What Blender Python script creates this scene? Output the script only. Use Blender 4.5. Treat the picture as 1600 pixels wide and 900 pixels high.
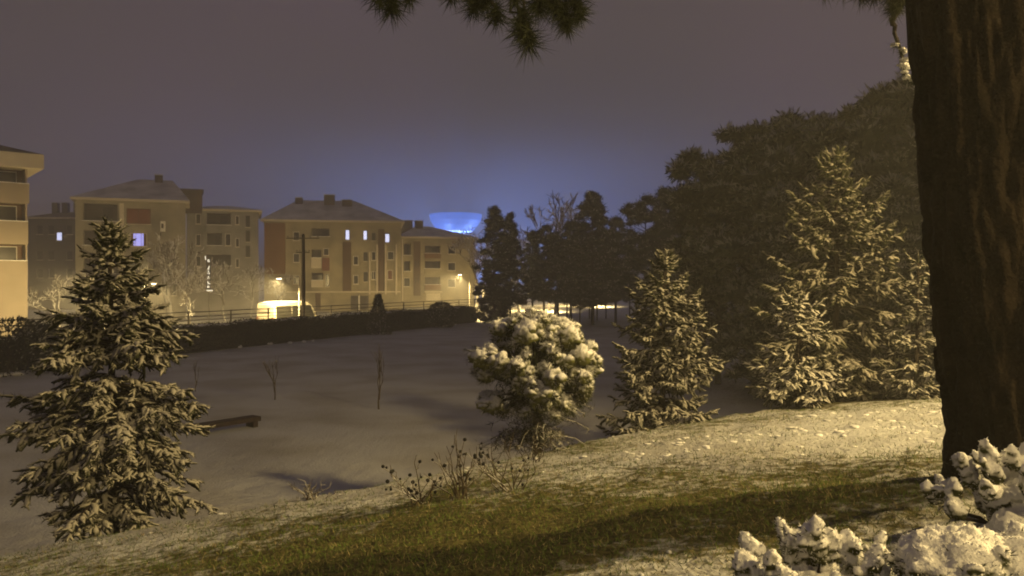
import bpy, math, random
import numpy as np
from mathutils import Vector, Matrix, Euler

for o in list(bpy.data.objects):
    bpy.data.objects.remove(o)
scene = bpy.context.scene
COL = scene.collection
R = math.radians

# ------------------------------------------------------------------ camera
EYE = 1.6
FPX = 1256.0            # focal length in photo pixels (1600 wide)
HORIZON = 440.0
cam_data = bpy.data.cameras.new('camera')
cam_data.sensor_width = 36.0
cam_data.lens = 36.0 * FPX / 1600.0
cam_data.clip_end = 3000
cam = bpy.data.objects.new('camera', cam_data)
COL.objects.link(cam)
cam.location = (0, 0, EYE)
cam.rotation_euler = (R(90) - math.atan((450 - HORIZON) / FPX), 0, 0)
scene.camera = cam

# ------------------------------------------------------------------ sky: low cloud lit by the town at night
world = bpy.data.worlds.new('World')
scene.world = world
world.use_nodes = True
wn = world.node_tree
wn.nodes.clear()
w_out = wn.nodes.new('ShaderNodeOutputWorld')
w_bg = wn.nodes.new('ShaderNodeBackground')
w_tc = wn.nodes.new('ShaderNodeTexCoord')
w_no = wn.nodes.new('ShaderNodeTexNoise')
w_no.inputs['Scale'].default_value = 2.2
w_no.inputs['Detail'].default_value = 2.0
w_ra = wn.nodes.new('ShaderNodeValToRGB')
w_ra.color_ramp.elements[0].position = 0.35
w_ra.color_ramp.elements[0].color = (0.068, 0.056, 0.060, 1)
w_ra.color_ramp.elements[1].position = 0.65
w_ra.color_ramp.elements[1].color = (0.082, 0.061, 0.076, 1)
wn.links.new(w_tc.outputs['Generated'], w_no.inputs['Vector'])
wn.links.new(w_no.outputs['Fac'], w_ra.inputs['Fac'])
wn.links.new(w_ra.outputs['Color'], w_bg.inputs['Color'])
w_bg.inputs['Strength'].default_value = 0.95
wn.links.new(w_bg.outputs['Background'], w_out.inputs['Surface'])

# ------------------------------------------------------------------ light levels
KEY_POWER = 17000.0       # park lamp outside the frame on the right
STREET_POWER = 16000.0     # street lamps along the road
BLUE_POWER = 75000.0
HAZE_DENSITY = 0.0028
WARM = (1.0, 0.71, 0.275)
scene.view_settings.view_transform = 'Standard'
scene.view_settings.look = 'None'
scene.view_settings.exposure = 0.0
scene.view_settings.gamma = 1.0
scene.view_settings.use_curve_mapping = False
cy = scene.cycles
cy.max_bounces = 5
cy.diffuse_bounces = 2
cy.glossy_bounces = 2
cy.transmission_bounces = 3
cy.volume_bounces = 1
cy.caustics_reflective = False
cy.caustics_refractive = False
cy.use_denoising = True
cy.filter_width = 1.9
cy.sample_clamp_indirect = 3.0

# ------------------------------------------------------------------ helpers
def rng(seed):
    return np.random.default_rng(seed)

_lat = rng(7).random((64, 64, 64))
def vnoise(p):
    """smooth value noise in 0..1 for (n,3) points"""
    p = np.asarray(p, float)
    i = np.floor(p).astype(int)
    f = p - i
    f = f * f * (3 - 2 * f)
    out = 0
    for dx in (0, 1):
        for dy in (0, 1):
            for dz in (0, 1):
                w = (f[..., 0] if dx else 1 - f[..., 0]) * (f[..., 1] if dy else 1 - f[..., 1]) * (f[..., 2] if dz else 1 - f[..., 2])
                out = out + w * _lat[(i[..., 0] + dx) & 63, (i[..., 1] + dy) & 63, (i[..., 2] + dz) & 63]
    return out
def fbm(p, oct=4):
    p = np.asarray(p, float)
    s, a, t = 0, 0.5, 0
    for k in range(oct):
        s = s + a * vnoise(p * (2 ** k) + 13.7 * k)
        t += a
        a *= 0.5
    return s / t
def fbm2(x, y, scale, oct=4, off=0.0):
    return fbm(np.stack([x * scale + off, y * scale - off, np.full_like(x, 3.3 + off)], -1), oct)

class MB:
    """collects vertices and faces; build() links them as ONE mesh object"""
    def __init__(self):
        self.v, self.f3, self.f4, self.m3, self.m4, self.n = [], [], [], [], [], 0
    def add(self, verts, quads=None, tris=None, mat=0):
        verts = np.asarray(verts, float).reshape(-1, 3)
        if quads is not None and len(quads):
            q = np.asarray(quads, int).reshape(-1, 4) + self.n
            self.f4.append(q); self.m4.append(np.broadcast_to(np.asarray(mat, int), (len(q),)).copy())
        if tris is not None and len(tris):
            t = np.asarray(tris, int).reshape(-1, 3) + self.n
            self.f3.append(t); self.m3.append(np.broadcast_to(np.asarray(mat, int), (len(t),)).copy())
        self.v.append(verts); self.n += len(verts)
        return self
    def mesh(self, name, mats, smooth=False):
        me = bpy.data.meshes.new(name)
        V = np.concatenate(self.v) if self.v else np.zeros((0, 3))
        t = np.concatenate(self.f3) if self.f3 else np.zeros((0, 3), int)
        q = np.concatenate(self.f4) if self.f4 else np.zeros((0, 4), int)
        mt = np.concatenate(self.m3 + self.m4) if (self.m3 or self.m4) else np.zeros(0, int)
        me.vertices.add(len(V)); me.vertices.foreach_set('co', V.ravel())
        loops = np.concatenate([t.ravel(), q.ravel()])
        me.loops.add(len(loops)); me.loops.foreach_set('vertex_index', loops.astype(np.int32))
        me.polygons.add(len(t) + len(q))
        st = np.concatenate([np.arange(len(t)) * 3, len(t) * 3 + np.arange(len(q)) * 4]).astype(np.int32)
        me.polygons.foreach_set('loop_start', st)
        for m in (mats if isinstance(mats, (list, tuple)) else [mats]):
            me.materials.append(m)
        me.polygons.foreach_set('material_index', mt.astype(np.int32))
        me.polygons.foreach_set('use_smooth', np.full(len(mt), smooth))
        me.update(calc_edges=True)
        me.validate()
        return me
    def build(self, name, mats, parent=None, smooth=False):
        return link(name, self.mesh(name, mats, smooth), parent)
    # ---- shapes
    def box(self, x0, y0, z0, x1, y1, z1, mat=0):
        v = [(x0, y0, z0), (x1, y0, z0), (x1, y1, z0), (x0, y1, z0), (x0, y0, z1), (x1, y0, z1), (x1, y1, z1), (x0, y1, z1)]
        return self.add(v, [(0, 3, 2, 1), (4, 5, 6, 7), (0, 1, 5, 4), (1, 2, 6, 5), (2, 3, 7, 6), (3, 0, 4, 7)], None, mat)
    def tubes(self, P, rad, k=6, mat=0, flat=1.0, cap=True):
        """P (m,n,3) polylines, rad (m,n) radii; flat squeezes the section in the up direction"""
        P = np.asarray(P, float); rad = np.asarray(rad, float)
        if P.ndim == 2: P = P[None]; rad = rad[None]
        m, n, _ = P.shape
        T = np.gradient(P, axis=1); T /= np.linalg.norm(T, axis=2, keepdims=True) + 1e-9
        up = np.zeros_like(T); up[..., 2] = 1
        vert = np.abs(T[..., 2]) > 0.93
        up[vert] = (0, 1, 0)
        S = np.cross(T, up); S /= np.linalg.norm(S, axis=2, keepdims=True) + 1e-9
        U = np.cross(S, T)
        a = np.arange(k) * 2 * np.pi / k
        ring = P[:, :, None, :] + rad[:, :, None, None] * (np.cos(a)[None, None, :, None] * S[:, :, None, :] + flat * np.sin(a)[None, None, :, None] * U[:, :, None, :])
        V = ring.reshape(-1, 3)
        i, j, c = np.meshgrid(np.arange(m), np.arange(n - 1), np.arange(k), indexing='ij')
        b = i * n * k + j * k
        q = np.stack([b + c, b + (c + 1) % k, b + k + (c + 1) % k, b + k + c], -1).reshape(-1, 4)
        self.add(V, q, None, mat)
        if cap:
            base = self.n - len(V)
            tip = P[:, -1] + T[:, -1] * rad[:, -1:] * 0.8
            ib, cb = np.meshgrid(np.arange(m), np.arange(k), indexing='ij')
            last = base + ib * n * k + (n - 1) * k
            t = np.stack([last + cb, last + (cb + 1) % k, self.n + ib], -1).reshape(-1, 3)
            self.v.append(tip); self.f3.append(t); self.m3.append(np.full(len(t), mat)); self.n += len(tip)
        return self
    def spikes(self, B, D, length, width, mat=0, seed=0):
        """thin triangles from points B along D"""
        B = np.asarray(B, float); D = np.asarray(D, float)
        D = D / (np.linalg.norm(D, axis=1, keepdims=True) + 1e-9)
        r = rng(seed).normal(size=B.shape)
        S = np.cross(D, r); S /= np.linalg.norm(S, axis=1, keepdims=True) + 1e-9
        L = np.broadcast_to(np.asarray(length, float), (len(B),))[:, None]
        W = np.broadcast_to(np.asarray(width, float), (len(B),))[:, None]
        V = np.stack([B - S * W * .5, B + S * W * .5, B + D * L], 1).reshape(-1, 3)
        return self.add(V, None, np.arange(len(V)).reshape(-1, 3), mat)
    def leaves(self, B, D, length, width, mat=0, seed=0):
        """lozenge leaves (quads)"""
        B = np.asarray(B, float); D = np.asarray(D, float)
        D = D / (np.linalg.norm(D, axis=1, keepdims=True) + 1e-9)
        r = rng(seed).normal(size=B.shape)
        S = np.cross(D, r); S /= np.linalg.norm(S, axis=1, keepdims=True) + 1e-9
        L = np.broadcast_to(np.asarray(length, float), (len(B),))[:, None]
        W = np.broadcast_to(np.asarray(width, float), (len(B),))[:, None]
        V = np.stack([B, B + D * L * .45 + S * W * .5, B + D * L, B + D * L * .45 - S * W * .5], 1).reshape(-1, 3)
        return self.add(V, np.arange(len(V)).reshape(-1, 4), None, mat)
    def blobs(self, C, scale, seed=0, mat=0, rough=0.28, sub=2, freq=1.6):
        """lumpy ellipsoids; scale (m,3)"""
        bv, bf = ico(sub)
        C = np.asarray(C, float); scale = np.asarray(scale, float)
        if scale.ndim == 1: scale = np.repeat(scale[:, None], 3, 1)
        g = rng(seed)
        off = g.random((len(C), 1, 3)) * 40
        d = 1 + rough * 2 * (fbm(bv[None] * freq + off, 3) - .5)
        V = C[:, None] + bv[None] * d[..., None] * scale[:, None]
        F = bf[None] + (np.arange(len(C)) * len(bv))[:, None, None]
        return self.add(V.reshape(-1, 3), None, F.reshape(-1, 3), mat)

_ico = {}
def ico(sub):
    if sub not in _ico:
        import bmesh
        bm = bmesh.new(); bmesh.ops.create_icosphere(bm, subdivisions=sub, radius=1)
        bm.verts.index_update()
        _ico[sub] = (np.array([v.co[:] for v in bm.verts]), np.array([[v.index for v in f.verts] for f in bm.faces]))
        bm.free()
    return _ico[sub]

def link(name, data, parent=None):
    o = bpy.data.objects.new(name, data)
    COL.objects.link(o)
    if parent is not None: o.parent = parent
    return o
def tag(o, label=None, cat=None, group=None, kind=None):
    if label: o['label'] = label
    if cat: o['category'] = cat
    if group: o['group'] = group
    if kind: o['kind'] = kind
    return o
def thing(name, label, cat, loc=(0, 0, 0), rz=0.0, group=None):
    o = link(name, None)
    o.location = loc; o.rotation_euler = (0, 0, rz)
    o.empty_display_size = 0.3
    return tag(o, label, cat, group)
def dup(root, loc, rz, label, scale=1.0):
    r = root.copy(); COL.objects.link(r)
    r.location = loc; r.rotation_euler = (0, 0, rz)
    r.scale = (scale,) * 3 if not isinstance(scale, tuple) else scale
    r['label'] = label
    for ch in list(root.children):
        c = ch.copy(); COL.objects.link(c); c.parent = r
        for g in list(ch.children):
            d = g.copy(); COL.objects.link(d); d.parent = c
    return r
def at(px, d):
    """world x at photo column px and depth d"""
    return (px - 800.0) / FPX * d
def zat(py, d):
    return EYE + (HORIZON - py) / FPX * d

# ------------------------------------------------------------------ materials
def newmat(name):
    m = bpy.data.materials.new(name); m.use_nodes = True
    nt = m.node_tree
    return m, nt, nt.nodes['Principled BSDF']
def node(nt, t, **kw):
    n = nt.nodes.new(t)
    for k, v in kw.items(): setattr(n, k, v)
    return n
def simple(name, col, rough=0.8, var=0.25, scale=6.0, bump=0.0, spec=0.2, metal=0.0, bscale=None):
    """base colour broken up by noise, optional fine relief"""
    m, nt, b = newmat(name)
    tc = node(nt, 'ShaderNodeTexCoord')
    n = node(nt, 'ShaderNodeTexNoise'); n.inputs['Scale'].default_value = scale; n.inputs['Detail'].default_value = 5
    nt.links.new(tc.outputs['Object'], n.inputs['Vector'])
    r = node(nt, 'ShaderNodeValToRGB')
    r.color_ramp.elements[0].position = .3; r.color_ramp.elements[1].position = .7
    r.color_ramp.elements[0].color = tuple(c * (1 - var) for c in col) + (1,)
    r.color_ramp.elements[1].color = tuple(min(1, c * (1 + var)) for c in col) + (1,)
    nt.links.new(n.outputs['Fac'], r.inputs['Fac']); nt.links.new(r.outputs['Color'], b.inputs['Base Color'])
    b.inputs['Roughness'].default_value = rough
    b.inputs['Specular IOR Level'].default_value = spec
    b.inputs['Metallic'].default_value = metal
    if bump:
        bn = node(nt, 'ShaderNodeTexNoise'); bn.inputs['Scale'].default_value = bscale or scale * 4; bn.inputs['Detail'].default_value = 6
        nt.links.new(tc.outputs['Object'], bn.inputs['Vector'])
        bp = node(nt, 'ShaderNodeBump'); bp.inputs['Strength'].default_value = bump; bp.inputs['Distance'].default_value = .05
        nt.links.new(bn.outputs['Fac'], bp.inputs['Height']); nt.links.new(bp.outputs['Normal'], b.inputs['Normal'])
    return m
def emit(name, col, strength):
    m, nt, b = newmat(name)
    b.inputs['Base Color'].default_value = (*[min(.8, c) for c in col], 1)
    b.inputs['Emission Color'].default_value = (*col, 1)
    b.inputs['Emission Strength'].default_value = strength
    return m
def snow_on(name, under, lo=0.0, hi=0.5, scale=9.0, amp=0.9, snow=(.80, .80, .80), var=.35):
    """snow lying on whatever faces up, broken by noise; the plant's own colour elsewhere"""
    m, nt, b = newmat(name)
    g = node(nt, 'ShaderNodeNewGeometry'); tc = node(nt, 'ShaderNodeTexCoord')
    s = node(nt, 'ShaderNodeSeparateXYZ'); nt.links.new(g.outputs['Normal'], s.inputs[0])
    n = node(nt, 'ShaderNodeTexNoise'); n.inputs['Scale'].default_value = scale; n.inputs['Detail'].default_value = 4
    nt.links.new(tc.outputs['Object'], n.inputs['Vector'])
    a = node(nt, 'ShaderNodeMath', operation='MULTIPLY_ADD'); a.inputs[1].default_value = amp; a.inputs[2].default_value = -amp * .5
    nt.links.new(n.outputs['Fac'], a.inputs[0])
    ad = node(nt, 'ShaderNodeMath', operation='ADD'); nt.links.new(s.outputs['Z'], ad.inputs[0]); nt.links.new(a.outputs[0], ad.inputs[1])
    mr = node(nt, 'ShaderNodeMapRange'); mr.inputs['From Min'].default_value = lo; mr.inputs['From Max'].default_value = hi
    nt.links.new(ad.outputs[0], mr.inputs['Value'])
    n2 = node(nt, 'ShaderNodeTexNoise'); n2.inputs['Scale'].default_value = scale * .6; n2.inputs['Detail'].default_value = 3
    nt.links.new(tc.outputs['Object'], n2.inputs['Vector'])
    r = node(nt, 'ShaderNodeValToRGB')
    r.color_ramp.elements[0].position = .3; r.color_ramp.elements[1].position = .7
    r.color_ramp.elements[0].color = tuple(c * (1 - var) for c in under) + (1,)
    r.color_ramp.elements[1].color = tuple(c * (1 + var) for c in under) + (1,)
    nt.links.new(n2.outputs['Fac'], r.inputs['Fac'])
    mx = node(nt, 'ShaderNodeMix', data_type='RGBA')
    nt.links.new(mr.outputs['Result'], mx.inputs['Factor']); nt.links.new(r.outputs['Color'], mx.inputs['A']); mx.inputs['B'].default_value = (*snow, 1)
    nt.links.new(mx.outputs['Result'], b.inputs['Base Color'])
    b.inputs['Roughness'].default_value = .85; b.inputs['Specular IOR Level'].default_value = .1
    bn = node(nt, 'ShaderNodeTexNoise'); bn.inputs['Scale'].default_value = scale * 5; bn.inputs['Detail'].default_value = 5
    nt.links.new(tc.outputs['Object'], bn.inputs['Vector'])
    bp = node(nt, 'ShaderNodeBump'); bp.inputs['Strength'].default_value = .5; bp.inputs['Distance'].default_value = .02
    nt.links.new(bn.outputs['Fac'], bp.inputs['Height']); nt.links.new(bp.outputs['Normal'], b.inputs['Normal'])
    return m

M = {}
M['snow'] = simple('snow', (.80, .80, .81), .7, .06, 8, .35, .2, bscale=60)
M['roof_snow'] = simple('roof_snow', (.55, .54, .54), .8, .25, .6, .2)
M['spruce'] = snow_on('snowy_spruce', (.024, .027, .013), .05, .7, 9, 1.5, (.40, .385, .35))
M['spruce_bright'] = snow_on('well_snowed_spruce', (.030, .034, .016), -.05, .5, 7, 1.2, (.55, .53, .48))
M['spruce_far'] = snow_on('snow_dusted_spruce', (.032, .036, .018), .1, .8, 5, 1.5, (.32, .30, .26))
M['needle'] = simple('needles', (.034, .042, .016), .8, .4, 3)
M['needle_dark'] = simple('dark_needles', (.022, .034, .018), .85, .4, 2)
M['pompom'] = snow_on('snowy_pine_clump', (.10, .105, .03), -.25, .55, 20, 1.6)
M['shrub_snow'] = snow_on('snow_laden_juniper', (.055, .06, .02), -.35, .12, 20, 1.2)
M['frost'] = simple('frosted_needles', (.26, .25, .215), .9, .35, 5)
M['bark'] = simple('bark', (.026, .019, .012), .9, .5, 5, .8, .15, bscale=30)
M['bark_dark'] = simple('dark_bark', (.028, .022, .018), .9, .35, 4, .5)
M['twig'] = snow_on('snowy_twig', (.07, .055, .04), -.2, .5, 3, .6)
M['dry_stem'] = snow_on('dry_stem', (.10, .08, .055), .35, .9, 3, .5)
M['hedge'] = simple('hedge_leaf', (.030, .034, .014), .8, .45, 1.2)
M['grass_blade'] = simple('grass_blade', (.10, .145, .032), .8, .5, 2.5)
M['straw'] = simple('straw_blade', (.30, .25, .13), .85, .35, 3)
M['wood'] = simple('weathered_wood', (.045, .03, .026), .8, .3, 6, .3)
M['concrete'] = simple('pole_concrete', (.30, .28, .25), .85, .2, 4, .2)
M['darkmetal'] = simple('dark_metal', (.05, .045, .04), .5, .2, 5, spec=.4)
M['greymetal'] = simple('galvanised_metal', (.42, .40, .36), .5, .15, 5, spec=.4)
M['cream'] = simple('cream_render', (.34, .29, .225), .9, .10, .5, .1)
M['grey_render'] = simple('grey_render', (.27, .245, .19), .9, .34, .4, .1)
M['pale_grey'] = simple('pale_grey_render', (.25, .24, .235), .9, .34, .4, .1)
M['beige'] = simple('beige_render', (.31, .27, .175), .9, .34, .4, .1)
M['beige_light'] = simple('light_trim', (.58, .52, .41), .85, .1, .6)
M['brown_panel'] = simple('brown_render', (.17, .085, .035), .9, .15, .5)
M['brown_dark'] = simple('dark_brown_cladding', (.10, .06, .032), .9, .2, .6)
M['dark_render'] = simple('dark_render', (.11, .09, .085), .9, .15, .4)
M['red'] = simple('faded_red_blind', (.16, .055, .035), .8, .2, 2)
M['white'] = simple('white_paint', (.70, .68, .63), .6, .06, 3)
M['roof_tile'] = simple('dark_roof', (.10, .075, .065), .9, .3, 1)
M['pane'] = simple('dark_glass', (.022, .020, .018), .15, .2, 1, spec=.5)
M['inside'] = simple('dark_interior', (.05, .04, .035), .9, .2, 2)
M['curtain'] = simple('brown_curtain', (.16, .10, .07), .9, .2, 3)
M['rubber'] = simple('rubber', (.02, .02, .02), .8, .1, 4)
M['van_glass'] = simple('van_glass', (.012, .012, .010), .5, .1, 2, spec=.1)
M['van'] = simple('van_paint', (.42, .40, .34), .45, .04, 2, spec=.5)
M['lit_window'] = emit('lit_window', (.36, .37, 1.0), 1.05)
M['lit_small'] = emit('lit_small_window', (.62, .66, .95), 1.3)
M['lens'] = emit('lamp_lens', (1.0, .80, .50), 9.0)
M['sign_light'] = emit('sign_light', (1.0, .92, .75), 1.1)
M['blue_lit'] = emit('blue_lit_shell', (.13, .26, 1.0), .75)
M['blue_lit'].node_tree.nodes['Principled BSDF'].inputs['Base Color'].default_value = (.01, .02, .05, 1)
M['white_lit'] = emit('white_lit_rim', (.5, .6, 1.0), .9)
M['asphalt'] = None

# snowy ground: cover attribute says where snow lies, noise frays it, grass and earth show between
def ground_material():
    m, nt, b = newmat('snowy_grass_ground')
    tc = node(nt, 'ShaderNodeTexCoord')
    at_ = node(nt, 'ShaderNodeAttribute'); at_.attribute_name = 'cover'
    n = node(nt, 'ShaderNodeTexNoise'); n.inputs['Scale'].default_value = 9; n.inputs['Detail'].default_value = 7; n.inputs['Roughness'].default_value = .65
    nt.links.new(tc.outputs['Object'], n.inputs['Vector'])
    a = node(nt, 'ShaderNodeMath', operation='MULTIPLY_ADD'); a.inputs[1].default_value = 1.7; a.inputs[2].default_value = -.85
    nt.links.new(n.outputs['Fac'], a.inputs[0])
    ad = node(nt, 'ShaderNodeMath', operation='ADD'); nt.links.new(at_.outputs['Fac'], ad.inputs[0]); nt.links.new(a.outputs[0], ad.inputs[1])
    mr = node(nt, 'ShaderNodeMapRange'); mr.inputs['From Min'].default_value = .32; mr.inputs['From Max'].default_value = .68
    nt.links.new(ad.outputs[0], mr.inputs['Value'])
    g = node(nt, 'ShaderNodeTexNoise'); g.inputs['Scale'].default_value = 22; g.inputs['Detail'].default_value = 5
    nt.links.new(tc.outputs['Object'], g.inputs['Vector'])
    gr = node(nt, 'ShaderNodeValToRGB')
    gr.color_ramp.elements[0].position = .35; gr.color_ramp.elements[0].color = (.045, .042, .016, 1)
    gr.color_ramp.elements[1].position = .68; gr.color_ramp.elements[1].color = (.14, .125, .05, 1)
    nt.links.new(g.outputs['Fac'], gr.inputs['Fac'])
    sn = node(nt, 'ShaderNodeTexNoise'); sn.inputs['Scale'].default_value = .35; sn.inputs['Detail'].default_value = 4
    nt.links.new(tc.outputs['Object'], sn.inputs['Vector'])
    sr = node(nt, 'ShaderNodeValToRGB')
    sr.color_ramp.elements[0].position = .3; sr.color_ramp.elements[0].color = (.38, .37, .35, 1)
    sr.color_ramp.elements[1].position = .6; sr.color_ramp.elements[1].color = (.52, .53, .54, 1)
    nt.links.new(sn.outputs['Fac'], sr.inputs['Fac'])
    mx = node(nt, 'ShaderNodeMix', data_type='RGBA')
    nt.links.new(mr.outputs['Result'], mx.inputs['Factor']); nt.links.new(gr.outputs['Color'], mx.inputs['A']); nt.links.new(sr.outputs['Color'], mx.inputs['B'])
    nt.links.new(mx.outputs['Result'], b.inputs['Base Color'])
    b.inputs['Roughness'].default_value = .85; b.inputs['Specular IOR Level'].default_value = .1
    bp = node(nt, 'ShaderNodeBump'); bp.inputs['Strength'].default_value = .7; bp.inputs['Distance'].default_value = .05
    ab = node(nt, 'ShaderNodeMath', operation='ADD'); nt.links.new(n.outputs['Fac'], ab.inputs[0]); nt.links.new(g.outputs['Fac'], ab.inputs[1])
    nt.links.new(ab.outputs[0], bp.inputs['Height']); nt.links.new(bp.outputs['Normal'], b.inputs['Normal'])
    return m
M['ground'] = ground_material()
M['road'] = simple('trodden_road_snow', (.52, .50, .46), .75, .25, .8, .3)

# ------------------------------------------------------------------ terrain
LAWN = -3.0
STREET = -2.84
H0 = np.array((-26.0, 41.0)); HU = np.array((.398, .917)); HN = np.array((-.917, .398))    # line of the hedge, and towards the street
def hedge_tn(x, y):
    dx, dy = x - H0[0], y - H0[1]
    return dx * HU[0] + dy * HU[1], dx * HN[0] + dy * HN[1]
def hp(t, n):
    p = H0 + HU * t + HN * n
    return float(p[0]), float(p[1])
HANG = math.atan2(HU[1], HU[0])
def crest(x):
    return np.interp(x, [-30, -12, -5.6, -2.7, -.7, 1.2, 6, 10, 20, 60], [6, 7.4, 8.0, 8.5, 9.3, 11.4, 15, 16.5, 20, 30])
def terr(x, y, lumps=True):
    x = np.asarray(x, float); y = np.asarray(y, float)
    xc = np.clip(x, -14, 15); yc = crest(x)
    yn = np.minimum(np.maximum(y, -4), yc)
    z = .604 + .1268 * xc - .1219 * yn - .0053 * xc ** 2
    z = np.maximum(z, -2.6)
    over = np.maximum(y - yc, 0)
    z = z - .42 * np.maximum(over - .25, 0) - .21 * np.minimum(over, .25)
    k = 6.0
    low = LAWN + .25 * (fbm2(x, y, .06, 3) - .5)
    t, n = hedge_tn(x, y)
    s = np.clip((n - 1.5) / 1.5, 0, 1)
    low = low * (1 - s) + STREET * s
    z = np.log(np.exp(k * np.clip(z, -8, 8)) + np.exp(k * low)) / k
    if lumps:
        near = np.clip(1.2 - np.maximum(np.abs(x) - 8, 0) / 8 - np.maximum(y - 14, 0) / 14, 0, 1)
        z = z + near * (.10 * (fbm2(x, y, .8, 3) - .5) + .09 * (fbm2(x, y, 3.2, 3, 5.0) - .5) + .03 * (fbm2(x, y, 14, 2, 9.0) - .5))
    return z
def gz(x, y):
    return float(terr(np.array([x]), np.array([y]))[0])

def cover(x, y):
    """how much snow lies: thin under the big pine, full in the open"""
    c = np.full_like(x, .92)
    d = np.hypot((x - 1.1) / 3.1, (y - 5.6) / 2.7)
    c = c - .62 * np.clip(1.25 - d, 0, .9) / .9
    d2 = np.hypot((x + 2.2) / 3.0, (y - 4.9) / 1.9)  # lower left: barer, darker grass, partly in place of a cast shadow
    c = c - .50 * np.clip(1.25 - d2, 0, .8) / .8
    yc = crest(x)
    band = np.exp(-((y - yc + 1.2) / 1.6) ** 2)
    c = c - .30 * band
    slope = np.clip((y - yc) / .5, 0, 1) * np.clip(1 - (y - yc - 3.5) / 2.5, 0, 1)
    c = c - .14 * slope
    for (tx, ty, tr) in ((-5.1, 10.0, 1.0), (5.4, 16.2, 2.2), (2.6, 14.2, 1.2), (.4, 11.3, .9)):
        c = c - .5 * np.exp(-(((x - tx) ** 2 + (y - ty) ** 2) / tr ** 2) ** 2)
    c = c + .75 * (fbm2(x, y, 1.6, 3, 8.0) - .5) * (y < 14)
    c = c - .16 * np.clip((fbm2(x, y, .13, 3, 2.0) - .52) * 6, 0, 1) * (y > 12)
    dw = np.hypot((x - 17) / 12, (y - 38) / 16)
    c = c - .5 * np.clip(1.2 - dw, 0, 1)
    return c

def far(a, b, n):
    return a * (b / a) ** (np.arange(1, n + 1) / n)
xs = np.concatenate([-9 - (far(1, 441, 60) - 1)[::-1], np.linspace(-9, 10, 300), 10 + far(1, 441, 60) - 1])
ys = np.concatenate([-2 - (far(1, 99, 20) - 1)[::-1], np.linspace(-2, 2.4, 22), np.linspace(2.45, 17, 240), 17 + far(.2, 480, 130) - .2 + .05])
X, Y = np.meshgrid(xs, ys)
Z = terr(X, Y)
mb = MB()
nx, ny = len(xs), len(ys)
I, J = np.meshgrid(np.arange(nx - 1), np.arange(ny - 1))
b0 = J * nx + I
mb.add(np.stack([X, Y, Z], -1).reshape(-1, 3), np.stack([b0, b0 + 1, b0 + 1 + nx, b0 + nx], -1).reshape(-1, 4))
ground = mb.build('ground', M['ground'], None, True)
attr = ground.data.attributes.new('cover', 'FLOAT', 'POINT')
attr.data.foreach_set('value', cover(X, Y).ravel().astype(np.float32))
tag(ground, kind='structure')

# road behind the hedge, with a kerbed pavement on its far side
def strip(name, n0, n1, t0, t1, z0, z1, mat):
    s = MB().box(t0, n0, z0, t1, n1, z1)
    o = s.build(name, mat)
    o.location = (H0[0], H0[1], 0); o.rotation_euler = (0, 0, HANG)
    return tag(o, kind='structure')
strip('road', 3.6, 11.6, -40, 170, STREET - .2, STREET + .03, M['road'])
strip('pavement', 11.75, 14.6, -40, 170, STREET - .2, STREET + .15, M['snow'])
strip('kerb', 11.605, 11.745, -40, 170, STREET - .2, STREET + .165, M['concrete'])

# ------------------------------------------------------------------ buildings
def hole_wall(mb, W, Hh, holes, y=0.0, depth=.22, mat=0):
    us = sorted(set([0, W] + [min(max(h[0], 0), W) for h in holes] + [min(max(h[2], 0), W) for h in holes]))
    zs = sorted(set([0, Hh] + [min(max(h[1], 0), Hh) for h in holes] + [min(max(h[3], 0), Hh) for h in holes]))
    for a, b in zip(us[:-1], us[1:]):
        for c, d in zip(zs[:-1], zs[1:]):
            cu, cz = (a + b) / 2, (c + d) / 2
            if any(h[0] < cu < h[2] and h[1] < cz < h[3] for h in holes): continue
            mb.add([(a, y, c), (b, y, c), (b, y, d), (a, y, d)], [(0, 1, 2, 3)], None, mat)
    for h in holes:
        u0, z0, u1, z1 = h[:4]; dd = h[4] if len(h) > 4 else depth
        mb.add([(u0, y, z0), (u1, y, z0), (u1, y, z1), (u0, y, z1), (u0, y + dd, z0), (u1, y + dd, z0), (u1, y + dd, z1), (u0, y + dd, z1)],
               [(0, 1, 5, 4), (1, 2, 6, 5), (2, 3, 7, 6), (3, 0, 4, 7)], None, mat)

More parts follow.
